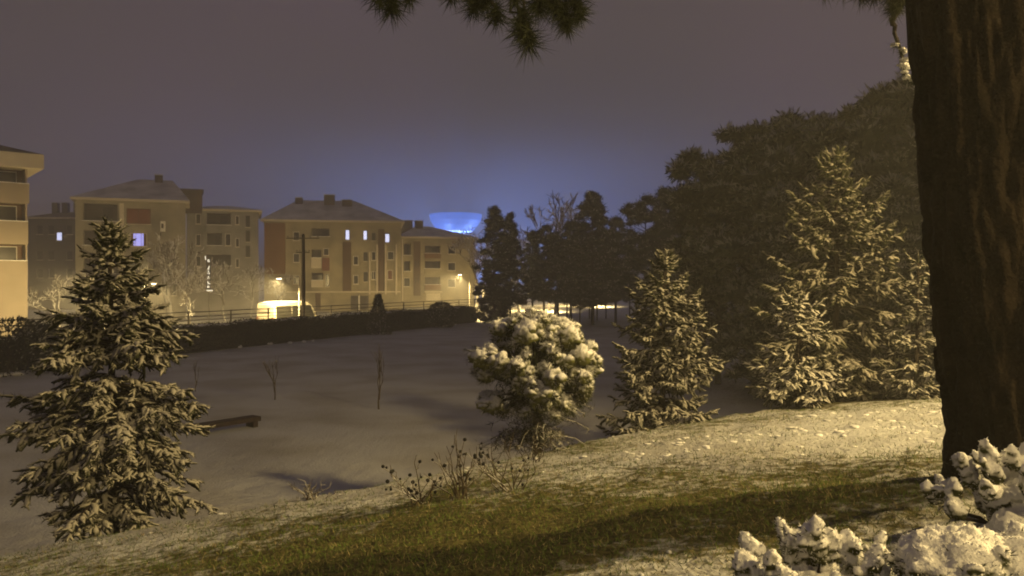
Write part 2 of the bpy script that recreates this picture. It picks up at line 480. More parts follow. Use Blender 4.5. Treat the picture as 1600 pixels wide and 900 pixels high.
class House:
    """a building whose street face stands on the line P0 + u*(cos a, sin a); photo columns and rows give the spots of its openings"""
    def __init__(self, name, label, px0, d0, ang, px1, py_eave, depth, wall, base=STREET):
        self.a = ang; self.P0 = np.array((at(px0, d0), d0)); self.base = base
        self.W = self.u(px1)
        self.Hh = self.z(px0 + 1, py_eave)
        self.root = thing(name, label, 'building', (self.P0[0], self.P0[1], base), ang)
        self.holes = []; self.depth = depth; self.wallmat = wall
    def u(self, px):
        k = (px - 800) / FPX
        return (k * self.P0[1] - self.P0[0]) / (math.cos(self.a) - k * math.sin(self.a))
    def z(self, px, py):
        d = self.P0[1] + self.u(px) * math.sin(self.a)
        return zat(py, d) - self.base
    def rect(self, x0, y0, x1, y1):
        xm = (x0 + x1) / 2
        return self.u(x0), self.z(xm, y1), self.u(x1), self.z(xm, y0)
    def window(self, x0, y0, x1, y1, mat='pane', bars=1, curtain=False, frame='white'):
        r = self.rect(x0, y0, x1, y1); self.holes.append((*r, .22))
        u0, z0, u1, z1 = r; f = .07
        w = MB().box(u0, .10, z0, u1, .16, z0 + f).box(u0, .10, z1 - f, u1, .16, z1).box(u0, .10, z0 + f, u0 + f, .16, z1 - f).box(u1 - f, .10, z0 + f, u1, .16, z1 - f)
        for k in range(bars):
            c = u0 + (u1 - u0) * (k + 1) / (bars + 1)
            w.box(c - .035, .103, z0 + f, c + .035, .157, z1 - f)
        wo = w.build('window', M[frame], self.root)
        MB().box(u0 + .02, .17, z0 + .02, u1 - .02, .19, z1 - .02).build('pane', M[mat], wo)
        MB().box(u0 - .08, -.10, z0 - .09, u1 + .08, .09, z0 - .003).build('sill', M['beige_light'], wo)
        if curtain:
            for s in (0, 1):
                a = u0 + .05 if s == 0 else u1 - .05 - (u1 - u0) * .18
                MB().box(a, .162, z0 + .05, a + (u1 - u0) * .18, .168, z1 - .05).build('curtain', M['curtain'], wo)
    def loggia(self, x0, y0, x1, y1, parapet=10, pm='beige_light', deep=1.3, out=.25, door=True):
        """recessed balcony: deep opening, back wall with a door, parapet in front"""
        r = self.rect(x0, y0, x1, y1 + parapet); self.holes.append((*r, deep))
        u0, z0, u1, z1 = r; zp = self.rect(x0, y0, x1, y1)[1]
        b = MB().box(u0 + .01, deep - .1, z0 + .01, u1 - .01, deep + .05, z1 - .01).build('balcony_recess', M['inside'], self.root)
        if door:
            MB().box(u0 + (u1 - u0) * .55, deep - .16, z0 + .1, u0 + (u1 - u0) * .85, deep - .105, z1 - .3).build('balcony_door', M['pane'], b)
        MB().box(u0 - .06, -out, z0 - .1, u1 + .06, -.003, zp).build('balcony_parapet', M[pm], self.root)
        MB().box(u0 - .1, -out - .05, zp, u1 + .1, .02, zp + .07).build('snow_cap', M['snow'], self.root)
    def panel(self, x0, y0, x1, y1, mat, out=.12, name='wall_panel'):
        u0, z0, u1, z1 = self.rect(x0, y0, x1, y1)
        return MB().box(u0, -out, z0, u1, -.003, z1).build(name, M[mat], self.root)
    def finish(self):
        w = MB(); W, Hh, D = self.W, self.Hh, self.depth
        hole_wall(w, W, Hh, self.holes)
        w.add([(0, 0, 0), (0, D, 0), (0, D, Hh), (0, 0, Hh)], [(0, 3, 2, 1)])
        w.add([(W, 0, 0), (W, D, 0), (W, D, Hh), (W, 0, Hh)], [(0, 1, 2, 3)])
        w.add([(0, D, 0), (W, D, 0), (W, D, Hh), (0, D, Hh)], [(0, 3, 2, 1)])
        w.add([(0, 0, Hh - .01), (W, 0, Hh - .01), (W, D, Hh - .01), (0, D, Hh - .01)], [(0, 1, 2, 3)])
        w.build('wall', self.wallmat, self.root)
    def hip(self, rise, rl, rr, over=.5, ry=None, mat='roof_snow', slab=.28):
        """hipped roof: ridge from rl to rr metres along the front, on an eaves slab"""
        W, Hh, D = self.W, self.Hh, self.depth
        ry = ry or D / 2; o = over
        MB().box(-o, -o, Hh + .002, W + o, D + o, Hh + slab).build('eaves', M['beige_light'], self.root)
        z = Hh + slab + .003
        m = MB().add([(-o, -o, z), (W + o, -o, z), (W + o, D + o, z), (-o, D + o, z), (rl, ry, z + rise), (rr, ry, z + rise)],
                     [(0, 1, 5, 4), (2, 3, 4, 5)], [(1, 2, 5), (3, 0, 4)])
        self.rz = z; self.roof = m.build('roof', M[mat], self.root)
        return self.roof
    def chimney(self, u, y, w, h, z, mat='roof_tile', d=None):
        d = d or w
        c = MB().box(u - w / 2, y - d / 2, z - 1.2, u + w / 2, y + d / 2, z + h).build('chimney', M[mat], self.roof)
        MB().box(u - w / 2 - .08, y - d / 2 - .08, z + h, u + w / 2 + .08, y + d / 2 + .08, z + h + .12).build('chimney_cap', M['roof_snow'], c)
    def tank(self, u, y, z, r=.5):
        a = np.linspace(0, 1, 4)
        MB().tubes(np.stack([np.full(4, u), np.full(4, y), z + a * 1.2], -1), np.full(4, r), 10).build('roof_tank', M['roof_tile'], self.roof)

# --- block at the left edge with cream balcony bands
h = House('apartment_block', 'apartment block cut by the left edge with cream balcony bands', -328, 54.0, R(40), 43, 262, 12, M['cream'])
zr = lambda py: h.z(38, py)
h.Hh = zr(264)
U1 = h.W
for i, (a, c) in enumerate([(288, 318), (347, 382), (408, 440)]):
    above = [264, 318, 382][i]
    z0, z1 = zr(a) + .0, zr(above) - .02
    h.holes.append((.5, z0, U1 - .12, z1, 1.4))
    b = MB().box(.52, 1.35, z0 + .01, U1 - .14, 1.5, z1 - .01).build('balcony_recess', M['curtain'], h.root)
    for (p0, p1) in ((U1 - 2.2, U1 - .5), (U1 - 6.2, U1 - 3.6), (U1 - 10, U1 - 7.5)):
        wo = MB().box(p0, 1.28, z0 + .02, p1, 1.345, z1 - .1).build('balcony_window', M['white'], b)
        MB().box(p0 + .07, 1.26, z0 + .1, p1 - .07, 1.277, z1 - .18).build('pane', M['pane'], wo)
    ue = h.u([48, 46, 45][i])
    pp = MB().box(.4, -.32, zr(c), ue - .12, -.003, zr(a)).build('balcony_parapet', M['cream'], h.root)
    MB().box(.4, -.34, zr(a), ue - .11, -.003, zr(a) + .07).build('snow_cap', M['snow'], pp)
    for uc in (U1 - 3.0, U1 - 7.0):
        MB().box(uc, -.25, zr(a) + .075, uc + .5, .1, z1 - .01).build('balcony_pillar', M['white'], h.root)
h.finish()
h.hip(2.0, 3.0, h.W - 4.5, 1.0, mat='roof_tile', slab=1.1)
h.chimney(h.W - 3.4, 3.5, 1.6, 2.0, h.rz + .6, 'brown_dark')

# --- dark block behind, between the first two
h = House('apartment_block', 'dark unlit block in the gap behind the balcony bands', 44, 128.0, R(2), 122, 342, 12, M['dark_render'])
h.window(88, 363, 97, 376, 'lit_small', 0)
for px in (58, 76, 104):
    for py in (352, 392, 420):
        h.window(px, py, px + 9, py + 14, 'pane', 0, frame='darkmetal')
h.finish(); h.hip(1.3, 2.5, h.W - 2.5, .4, mat='roof_tile')
for px in (62, 78, 97):
    h.chimney(h.u(px), 5, .9, 1.5, h.rz + 1.2)

# --- gabled-roof block with the bright violet window
h = House('apartment_block', 'grey apartment block with a single bright violet window', 118, 92.0, R(22), 290, 312, 13, M['grey_render'])
h.loggia(130, 318, 184, 346, 8, 'grey_render')
h.window(198, 326, 236, 350, 'red', 1, frame='brown_dark')
h.window(203, 364, 230, 385, 'lit_window', 2, True)
h.loggia(130, 360, 184, 384, 10, 'grey_render')
h.loggia(130, 404, 184, 428, 10, 'grey_render')
for py in (404, 442):
    h.window(200, py, 232, py + 20, 'pane', 1)
for py in (404, 442):
    h.window(256, py, 276, py + 20, 'pane', 0)
h.panel(246, 368, 250, 376, 'white')
ac = h.panel(251, 346, 259, 362, 'white', .45, 'air_conditioner'); 
h.panel(252.5, 350, 256, 357, 'inside', .46, 'fan_grille')
h.panel(187, 318, 194, 470, 'beige_light', .1, 'pilaster')
h.finish(); h.hip(3.1, 6.2, 10.2, .5)
h.chimney(8.6, 6.0, .9, .6, h.rz + 3.0)
rf = MB().box(h.u(247), 7, h.rz - .5, h.u(318), 12, h.rz + 2.0).build('roof_house', M['roof_tile'], h.roof)
MB().box(h.u(247) - .2, 6.8, h.rz + 2.003, h.u(318) + .2, 12.2, h.rz + 2.2).build('roof_slab', M['roof_tile'], rf)

# --- lower wing to its right
h = House('apartment_block', 'pale grey wing with dark balconies beside the violet window block', 292, 110.0, R(18), 404, 329, 12, M['pale_grey'])
h.window(306, 334, 314, 350, 'pane', 0); h.window(306, 366, 314, 384, 'pane', 0)
h.loggia(323, 333, 361, 352, 9, 'pale_grey')
h.loggia(323, 364, 347, 384, 8, 'pale_grey'); h.window(352, 365, 361, 384, 'pane', 0)
h.loggia(323, 398, 361, 416, 8, 'pale_grey')
for py in (337, 372, 404): h.window(368, py, 374, py + 14, 'pane', 0)
for py in (337, 360, 384): h.window(384, py, 391, py + 18, 'pane', 0, frame='darkmetal')
for py in (400, 430): h.window(306, py, 314, py + 16, 'pane', 0)
h.finish(); h.hip(1.0, 3.5, h.W - 3.5, .5)

# --- beige block with brown end, three small lit windows
h = House('apartment_block', 'beige block with brown end panel and three small lit windows', 413, 118.0, R(10), 627, 346, 14, M['beige'])
h.panel(413.5, 349, 446, 428, 'brown_panel', .35)
h.loggia(487, 357, 515, 370, 9, 'beige'); h.loggia(487, 390, 502, 403, 15, 'beige_light'); h.panel(503.5, 403, 515, 423, 'red', .3, 'awning')
h.window(505.5, 388, 514, 399, 'pane', 0)
h.loggia(487, 426, 505, 438, 10, 'beige_light'); h.window(508, 428, 515, 448, 'pane', 0)
for py in (362, 396, 430): h.window(458, py, 468, py + 14, 'pane', 0)
h.panel(535.5, 378, 549, 456, 'brown_dark', .1, 'stair_panel')
h.window(539.5, 359, 546.5, 375, 'lit_small', 0, frame='darkmetal')
h.window(567.5, 360, 574, 375, 'lit_small', 0, frame='darkmetal')
h.window(601.5, 365, 609, 379, 'lit_small', 0, frame='darkmetal')
h.panel(591, 358, 600.5, 458, 'brown_dark', .1, 'stair_panel')
for px in (576.5, 588, 601.5, 618): h.panel(px, 382 if px > 577 else 394, px + 2.4, 460, 'beige_light', .35, 'pilaster')
h.window(581, 364, 587, 376, 'pane', 0, frame='darkmetal')
h.window(580.5, 393, 587, 407, 'pane', 0); h.window(605.5, 393, 615.5, 406, 'pane', 0)
h.window(580.5, 424, 587, 437, 'pane', 1); h.window(605.5, 422, 613.5, 437, 'red', 0)
h.window(568, 394, 574.5, 408, 'pane', 0, frame='darkmetal'); h.window(568, 425, 574.5, 440, 'pane', 0, frame='darkmetal')
h.window(552, 400, 560, 414, 'pane', 0); h.window(552, 430, 560, 444, 'pane', 0)
h.panel(493, 458, 501, 484, 'brown_dark', .1, 'door')
h.panel(448, 455, 626, 457.2, 'beige_light', .25, 'string_course')
h.panel(548, 462, 576, 484, 'inside', .1, 'garage_door'); h.panel(560, 462, 562, 484, 'white', .2, 'door_post')
h.finish(); h.hip(3.6, 4.2, 13.0, .5)
h.chimney(h.u(512) + 0, 6, 1.6, 1.0, h.rz + 3.3); h.chimney(h.u(541), 5.5, 1.5, 1.1, h.rz + 2.4); h.chimney(h.u(462), 6, 1.1, .6, h.rz + 3.2)

# --- receding block right of it
h = House('apartment_block', 'beige block with stacked brown balconies below the blue glow', 627, 137.0, R(16), 742, 372, 12, M['beige'])
h.panel(627.3, 374, 629.5, 470, 'beige_light', .35, 'pilaster')
h.loggia(631, 381, 642, 399, 3, 'beige'); h.loggia(631, 408, 641, 424, 3, 'beige'); h.window(631, 434, 641, 448, 'pane', 0)
h.panel(646, 377, 657, 462, 'brown_dark', .06, 'stair_panel')
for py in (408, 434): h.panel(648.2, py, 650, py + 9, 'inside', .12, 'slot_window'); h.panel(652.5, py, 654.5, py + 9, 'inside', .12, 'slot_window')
for py in (384, 408, 433): h.loggia(664, py, 688, py + 12, 7, 'brown_panel' if py != 408 else 'beige')
h.panel(663, 455, 690, 457, 'beige_light', .6, 'ledge'); h.panel(666, 458, 688, 470, 'beige_light', .1, 'ground_floor_panel')
for py in (384, 410, 436): h.window(700, py, 712, py + 13, 'pane', 0)
h.finish(); h.hip(2.2, 3.5, h.W - 7, .5)
for px in (634, 645, 662): h.chimney(h.u(px), 5, 1.3, 1.0, h.rz + 2.0)

# --- blue lit dish on white columns, far behind
d = 215.0
cx = at(712, d); zt = zat(335, d); zb = zat(362, d)
t = thing('lit_canopy', 'wide canopy glowing blue on white columns behind the rooftops', 'canopy', (cx, d, STREET))
prof = [(6.9, zt), (7.0, zt - .5), (6.7, zt - 1.7), (5.9, zt - 3.0), (4.9, zb + .45), (4.5, zb + .25)]
mb = MB(); k = 40; ang = np.arange(k) * 2 * np.pi / k
V = np.concatenate([np.stack([r * np.cos(ang), r * np.sin(ang), np.full(k, z - STREET)], -1) for r, z in prof])
q = [(j * k + i, (j + 1) * k + i, (j + 1) * k + (i + 1) % k, j * k + (i + 1) % k) for j in range(len(prof) - 1) for i in range(k)]
mb.add(V, q); mb.build('shell', M['blue_lit'], t)
mb = MB(); mb.add(np.concatenate([np.stack([6.88 * np.cos(ang), 6.88 * np.sin(ang), np.full(k, zt + .02 - STREET)], -1), [[0, 0, zt + .5 - STREET]]]), None, [(i, (i + 1) % k, k) for i in range(k)])
mb.build('top', M['roof_tile'], t)
mb = MB(); mb.add(np.concatenate([np.stack([r * np.cos(ang), r * np.sin(ang), np.full(k, z - STREET)], -1) for r, z in ((4.45, zb + .24), (4.45, zb))] + [[[0, 0, zb - STREET]]]),
                  [(i, (i + 1) % k, k + (i + 1) % k, k + i) for i in range(k)], [(k + i, k + (i + 1) % k, 2 * k) for i in range(k)])
mb.build('rim_light', M['white_lit'], t)
for (ox, rr) in ((.25, .42), (2.1, .25), (-1.6, .25)):
    MB().tubes([[(ox, 0, 0), (ox, 0, (zb - STREET) * .5), (ox, 0, zb - STREET - .02)]], [[rr] * 3], 12, cap=False).build('column', M['white'], t)
def lamp(name, kind, loc, power, col, parent=None, size=.15, spot=None, blend=.5, rot=None):
    l = bpy.data.lights.new(name, kind); l.energy = power; l.color = col
    l.shadow_soft_size = size
    if kind == 'SPOT': l.spot_size = spot; l.spot_blend = blend
    o = bpy.data.objects.new(name, l); COL.objects.link(o)
    o.location = loc
    if rot: o.rotation_euler = rot
    if parent is not None: o.parent = parent
    return o
for (fx, fy) in ((-9, -6), (1, 9), (14, 6), (27, 8)):  # unseen blue uplights, added to spread a halo through the haze
    f_ = MB().box(fx - .3, fy - .2, 0, fx + .3, fy + .2, .5).build('added_halo_lamp', M['darkmetal'], t)
    lamp('added_halo_light', 'SPOT', (fx, fy, .8), BLUE_POWER, (.20, .36, 1.0), t, .5, R(172), .3, (R(180), 0, 0))

# ------------------------------------------------------------------ street furniture
STREET_AIM = tuple(Vector((0, 0, -1)).rotation_difference(Vector((HN[0] * math.sin(R(30)), HN[1] * math.sin(R(30)), -math.cos(R(30))))).to_euler())
def street_lamp(label, px, n, pz, armpx, py_head, power=STREET_POWER, grp='street lamps along the road', aim=STREET_AIM, dy=0.0):
    kx = (px - 800) / FPX
    # where the column of the photo meets the line n metres behind the hedge
    a = H0 + HN * n
    tt = (kx * a[1] - a[0]) / (HU[0] - kx * HU[1])
    x, y = hp(tt, n)
    hz = zat(py_head, y) - STREET
    dx = (armpx - px) / FPX * y
    t = thing('street_lamp', label, 'street lamp', (x, y, STREET), 0, grp)
    MB().tubes([[(0, 0, 0), (0, 0, 1.2), (0, 0, hz * .6), (0, 0, hz + .1)]], [[.085, .08, .065, .05]], 10).build('pole', M['greymetal'], t)
    s = 1 if dx > 0 else -1
    MB().tubes([[(0, 0, hz), (dx * .3, dy * .3, hz + .16), (dx * .7, dy * .7, hz + .17), (dx, dy, hz + .1)]], [[.04, .035, .03, .03]], 8).build('arm', M['greymetal'], t)
    hd = MB(); hd.add([(dx - s * .1, dy - .14, hz + .16), (dx + s * .55, dy - .16, hz + .10), (dx + s * .55, dy + .16, hz + .10), (dx - s * .1, dy + .14, hz + .16),
                       (dx - s * .1, dy - .10, hz + .02), (dx + s * .5, dy - .18, hz - .02), (dx + s * .5, dy + .18, hz - .02), (dx - s * .1, dy + .10, hz + .02)],
                      [(0, 1, 2, 3), (4, 7, 6, 5), (0, 4, 5, 1), (1, 5, 6, 2), (2, 6, 7, 3), (3, 7, 4, 0)])
    ho = hd.build('lamp_head', M['greymetal'], t)
    MB().blobs([(dx + s * .25, dy, hz - .035)], [(.22, .13, .06)], 1, rough=0).build('lens', M['lens'], ho)
    MB().box(-.14, -.14, 0, .14, .14, .25).build('base', M['concrete'], t)
    lamp('lamp_light', 'SPOT', (dx + s * .25, dy, hz - .16), power, WARM, t, .12, R(174), .5, aim)
    return t
street_lamp('street lamp on curved arm over the white van', 467.5, 3.2, 0, 447, 435, STREET_POWER * .8, dy=-1.2)
street_lamp('street lamp glowing at the edge of the far trees', 734, 2.6, 0, 722, 429, STREET_POWER * 1.2)
street_lamp('street lamp hidden behind the top of the left spruce', 172, 2.6, 0, 150, 431, STREET_POWER * .9)
street_lamp('street lamp beyond the dark pine trunks', 858, 2.6, 0, 850, 446, STREET_POWER * 1.1)
street_lamp('farthest street lamp behind the tree row', 940, 2.6, 0, 933, 446, STREET_POWER * 1.1)
street_lamp('street lamp behind the right boughs of the left spruce', 226, 21.0, 0, 236, 443, STREET_POWER * .6, aim=(0, 0, 0))
street_lamp('street lamp off the left edge in front of the balconies', -60, 4.0, 0, -75, 420, STREET_POWER * .22)

# wooden utility pole with crossarms
kx = (474 - 800) / FPX; a = H0 + HN * 2.2; tt = (kx * a[1] - a[0]) / (HU[0] - kx * HU[1]); ux, uy = hp(tt, 2.2)
t = thing('utility_pole', 'dark wooden utility pole with crossarms beside the van', 'utility pole', (ux, uy, STREET))
ph = zat(367, uy) - STREET
MB().tubes([[(0, 0, 0), (0, 0, ph * .5), (0, 0, ph)]], [[.19, .165, .13]], 12).build('pole', M['bark_dark'], t)
for (py, w) in ((372.5, 1.35), (394.5, .55)):
    z = zat(py, uy) - STREET
    c = MB().box(-w, -.23, z - .04, w, -.14, z + .04).build('crossarm', M['wood'], t)
    for ox in (-.92 * w, -.45 * w, .45 * w, .92 * w):
        MB().tubes([[(ox, -.19, z + .062), (ox, -.19, z + .12), (ox, -.19, z + .2)]], [[.05, .07, .04]], 8).build('insulator', M['concrete'], c)

# rail fence behind the hedge
t = thing('rail_fence', 'thin dark rail fence running just above the hedge', 'fence', (H0[0], H0[1], STREET), HANG)
for tt in np.arange(-6, 62, 4.0):
    MB().box(tt - .04, 1.62, 0, tt + .04, 1.70, 2.42).build('post', M['darkmetal'], t)
for z in (2.05, 2.36):
    MB().tubes([[(x, 1.58, z + .03 * math.sin(x)) for x in np.linspace(-8, 62, 24)]], [[.035] * 24], 6).build('rail', M['darkmetal'], t)
MB().tubes([[(x, 1.58, 1.8) for x in np.linspace(-8, 62, 24)]], [[.03] * 24], 6).build('rail', M['darkmetal'], t)

# white van with snow on its roof
vx, vy = at(457, 71.2), 71.2
t = thing('van', 'white van with a snow covered roof parked under the lamp', 'van', (vx, vy, STREET + .03), HANG - R(10))
t.scale = (1.12, 1.12, 1.06)
# local: x forward (away), y left; section side outline extruded across
L, Wd = 5.4, 2.05
side = [(-2.7, .42), (2.62, .42), (2.7, .75), (2.55, 1.15), (1.75, 1.35), (1.1, 2.22), (.8, 2.4), (-2.5, 2.45), (-2.66, 2.3)]
def prism(mb, pts, y0, y1, inset=0.12, zin=1.2, mat=0):
    n = len(pts)
    va = [(x, y0 + (inset if z > zin else 0), z) for x, z in pts]; vb = [(x, y1 - (inset if z > zin else 0), z) for x, z in pts]
    V = va + vb + [(0, y0 + inset * .5, 1.2), (0, y1 - inset * .5, 1.2)]
    q = [(i, (i + 1) % n, n + (i + 1) % n, n + i) for i in range(n)]
    tr = [(i, 2 * n, (i + 1) % n) for i in range(n)] + [(n + i, n + (i + 1) % n, 2 * n + 1) for i in range(n)]
    mb.add(V, q, tr, mat)
mb = MB(); prism(mb, side, -Wd / 2, Wd / 2); body = mb.build('body', M['van'], t)
for (x0, x1) in ((-2.42, -.92), (-.88, .42), (.46, 1.42)):
    for s in (-1, 1):
        y = s * (Wd / 2 - .075)
        z1 = 2.2; xt = x1 if x1 < 1 else 1.0
        m = MB(); e = .03 * s
        m.add([(x0, y + e, 1.16), (x1, y + e, 1.16), (xt, y + e * .2 - .03 * s, z1), (x0, y + e * .2 - .03 * s, z1)], [(0, 1, 2, 3)])
        m.add([(x0, y - .06 * s, 1.16), (x1, y - .06 * s, 1.16), (xt, y - .09 * s, z1), (x0, y - .09 * s, z1)], [(0, 1, 2, 3)])
        m.build('side_window', M['van_glass'], t)
MB().box(-2.72, -.66, 1.72, -2.655, .66, 2.1).build('rear_window', M['concrete'], t)
m = MB(); m.add([(1.79, -.78, 1.40), (1.79, .78, 1.40), (1.17, .72, 2.18), (1.17, -.72, 2.18)], [(0, 1, 2, 3)]); m.build('windscreen', M['pane'], t)
MB().box(-2.80, -.98, .42, -2.70, .98, .66).build('bumper', M['darkmetal'], t)
for s in (-1, 1):
    MB().box(-2.72, s * .9 - .08, .8, -2.69, s * .9 + .08, 1.3).build('tail_light', M['red'], t)
    MB().box(2.66, s * .75 - .14, .72, 2.72, s * .75 + .14, .92).build('headlight', M['white'], t)
    MB().box(1.3, s * 1.12 - .1, 1.35, 1.42, s * 1.12 + .1, 1.6).build('mirror', M['darkmetal'], t)
    for x in (-1.7, 1.75):
        w = MB().tubes([[(x, s * .82, .34), (x, s * .92, .34), (x, s * 1.03, .34)]], [[.34, .34, .31]], 18).build('wheel', M['rubber'], t)
        MB().tubes([[(x, s * 1.0, .34), (x, s * 1.04, .34)]], [[.19, .17]], 12).build('rim', M['greymetal'], w)
sn = MB(); gx, gy = np.meshgrid(np.linspace(-2.6, .95, 18), np.linspace(-.92, .92, 10)); 
gzv = 2.42 + .14 * (1 - (np.abs(gx + .8) / 1.85) ** 4) * (1 - (np.abs(gy) / .95) ** 4) + .03 * fbm2(gx, gy, 2.0, 2)
I2, J2 = np.meshgrid(np.arange(17), np.arange(9)); bb = J2 * 18 + I2
sn.add(np.stack([gx, gy, gzv], -1).reshape(-1, 3), np.stack([bb, bb + 1, bb + 19, bb + 18], -1).reshape(-1, 4))
sn.build('roof_snow', M['snow'], t, True)

# small vertical illuminated sign on a post
sd = 88.0; sx = at(326, sd)
t = thing('light_sign', 'narrow vertical sign of small glowing marks above a bright bar', 'sign', (sx, sd, STREET))
zz = lambda py: zat(py, sd) - STREET
pxm = sd / FPX
MB().tubes([[(0, .1, 0), (0, .1, 3), (0, .1, zz(404))]], [[.06, .06, .05]], 8).build('post', M['darkmetal'], t)
MB().box(-4 * pxm, .02, zz(452), 3.5 * pxm, .09, zz(400)).build('board', M['darkmetal'], t)
glyphs = [[(-5.2, 400), (-4.2, 406)], [(-1, 406), (1.2, 406), (1.2, 409), (-1, 409), (-1, 406)], [(-1.5, 421), (1.2, 415.5), (.4, 421)],
          [(-1.6, 428), (0, 423), (1.6, 428), (-1.6, 427)], [(-1.6, 435.5), (-.2, 431.5), (1.5, 435.5)], [(-1.8, 439.5), (-.6, 442), (3.2, 443.5), (-1, 443)], [(-1.8, 449.5), (-.8, 446), (1.4, 449), (-1, 448.6)]]
for gph in glyphs:
    P = [[(x * pxm, -.02, zz(y)) for x, y in gph]]
    MB().tubes(P, [[.045] * len(gph)], 6).build('glowing_mark', M['sign_light'], t)
MB().box(-7.5 * pxm, -.06, zz(454.8), 6.5 * pxm, .0, zz(453.2)).build('glowing_bar', M['sign_light'], t)

# park bench half hidden by the left spruce
bd = 25.0; bx = at(356, bd)
bz = gz(bx, bd)
t = thing('park_bench', 'low dark wooden bench on the snowy lawn beside the left spruce', 'bench', (bx, bd, bz), R(52))
t.scale = (.85, .85, .72)
for i, y in enumerate((-.21, -.07, .07, .21)):
    MB().box(-1.2, y - .06, .36, 1.2, y + .06, .46).build('seat_slat', M['wood'], t)
MB().box(-1.2, -.285, .26, 1.2, -.272, .44).build('apron', M['wood'], t)
for x in (-1.0, 1.0):
    MB().box(x - .1, -.24, -.1, x + .1, .24, .355).build('leg', M['wood'], t)

# ------------------------------------------------------------------ hedge
HT0, HT1 = -14.0, 54.0
t = thing('hedge', 'long dark clipped hedge between the snowy lawn and the road', 'hedge', (H0[0], H0[1], LAWN), HANG)
g = rng(11)
n = 52000
tx = g.uniform(HT0, HT1, n)
top = 1.72 + .22 * (fbm2(tx, tx * 0, .5, 3) - .5) * 2
face = g.random(n)
yy = np.where(face < .55, -.62 + g.normal(0, .10, n), np.where(face < .65, .62 + g.normal(0, .1, n), g.uniform(-.65, .65, n)))
zz_ = np.where(face < .65, g.uniform(.05, 1, n) * top, top + g.normal(0, .07, n))
yy = yy + .16 * (fbm2(tx, zz_, 1.1, 3, 4.0) - .5) * 2
P = np.stack([tx, yy, zz_], -1)
D = g.normal(size=(n, 3)); D[:, 2] += .5; D[:, 1] -= .6
mb = MB().leaves(P, D, g.uniform(.10, .20, n), g.uniform(.05, .09, n), 0, 3)
mb.build('foliage', M['hedge'], t)
m = MB(); gx, gz_ = np.meshgrid(np.linspace(HT0, HT1, 200), np.array([0, 1]))
tt = np.linspace(HT0, HT1, 160); tp = 1.60 + .22 * (fbm2(tt, tt * 0, .5, 3) - .5) * 2
ring = [(-.5, 0 * tp), (-.52, tp * .9), (-.35, tp), (.35, tp), (.5, tp * .9), (.5, 0 * tp)]
V = np.concatenate([np.stack([tt, np.full(160, y), z], -1) for y, z in ring])
q = [(j * 160 + i, j * 160 + i + 1, (j + 1) * 160 + i + 1, (j + 1) * 160 + i) for j in range(5) for i in range(159)]
m.add(V, q); m.build('inner_branches', M['bark_dark'], t)
# snow lying on its top
n = 420
tx = g.uniform(HT0, HT1, n); tp = 1.74 + .22 * (fbm2(tx, tx * 0, .5, 3) - .5) * 2
MB().blobs(np.stack([tx, g.uniform(-.45, .55, n), tp + .02], -1), np.stack([g.uniform(.15, .5, n), g.uniform(.1, .3, n), g.uniform(.04, .09, n)], -1), 4, sub=2).build('snow_cap', M['snow'], t, True)['kind'] = 'stuff'
# snow patches at its foot
g = rng(12)
C, S = [], []
for px, py, w in ((377, 541, 5), (394, 538, 5), (423, 536, 8), (455, 535, 6), (476, 533, 5), (490, 532, 4), (712, 507, 3), (752, 505, 9), (30, 583, 20), (8, 585, 14), (782, 504, 8)):
    dd = 4.5 * FPX / (py - HORIZON)
    C.append((at(px, dd), dd - .25, LAWN + .08)); S.append((w / FPX * dd * .6, .28, .10 + .0 * w))
mb = MB().blobs(C, S, 5, rough=.5)
tag(mb.build('snow_patches', M['snow'], None, True), 'small bright snow heaps along the foot of the hedge', 'snow', kind='stuff')

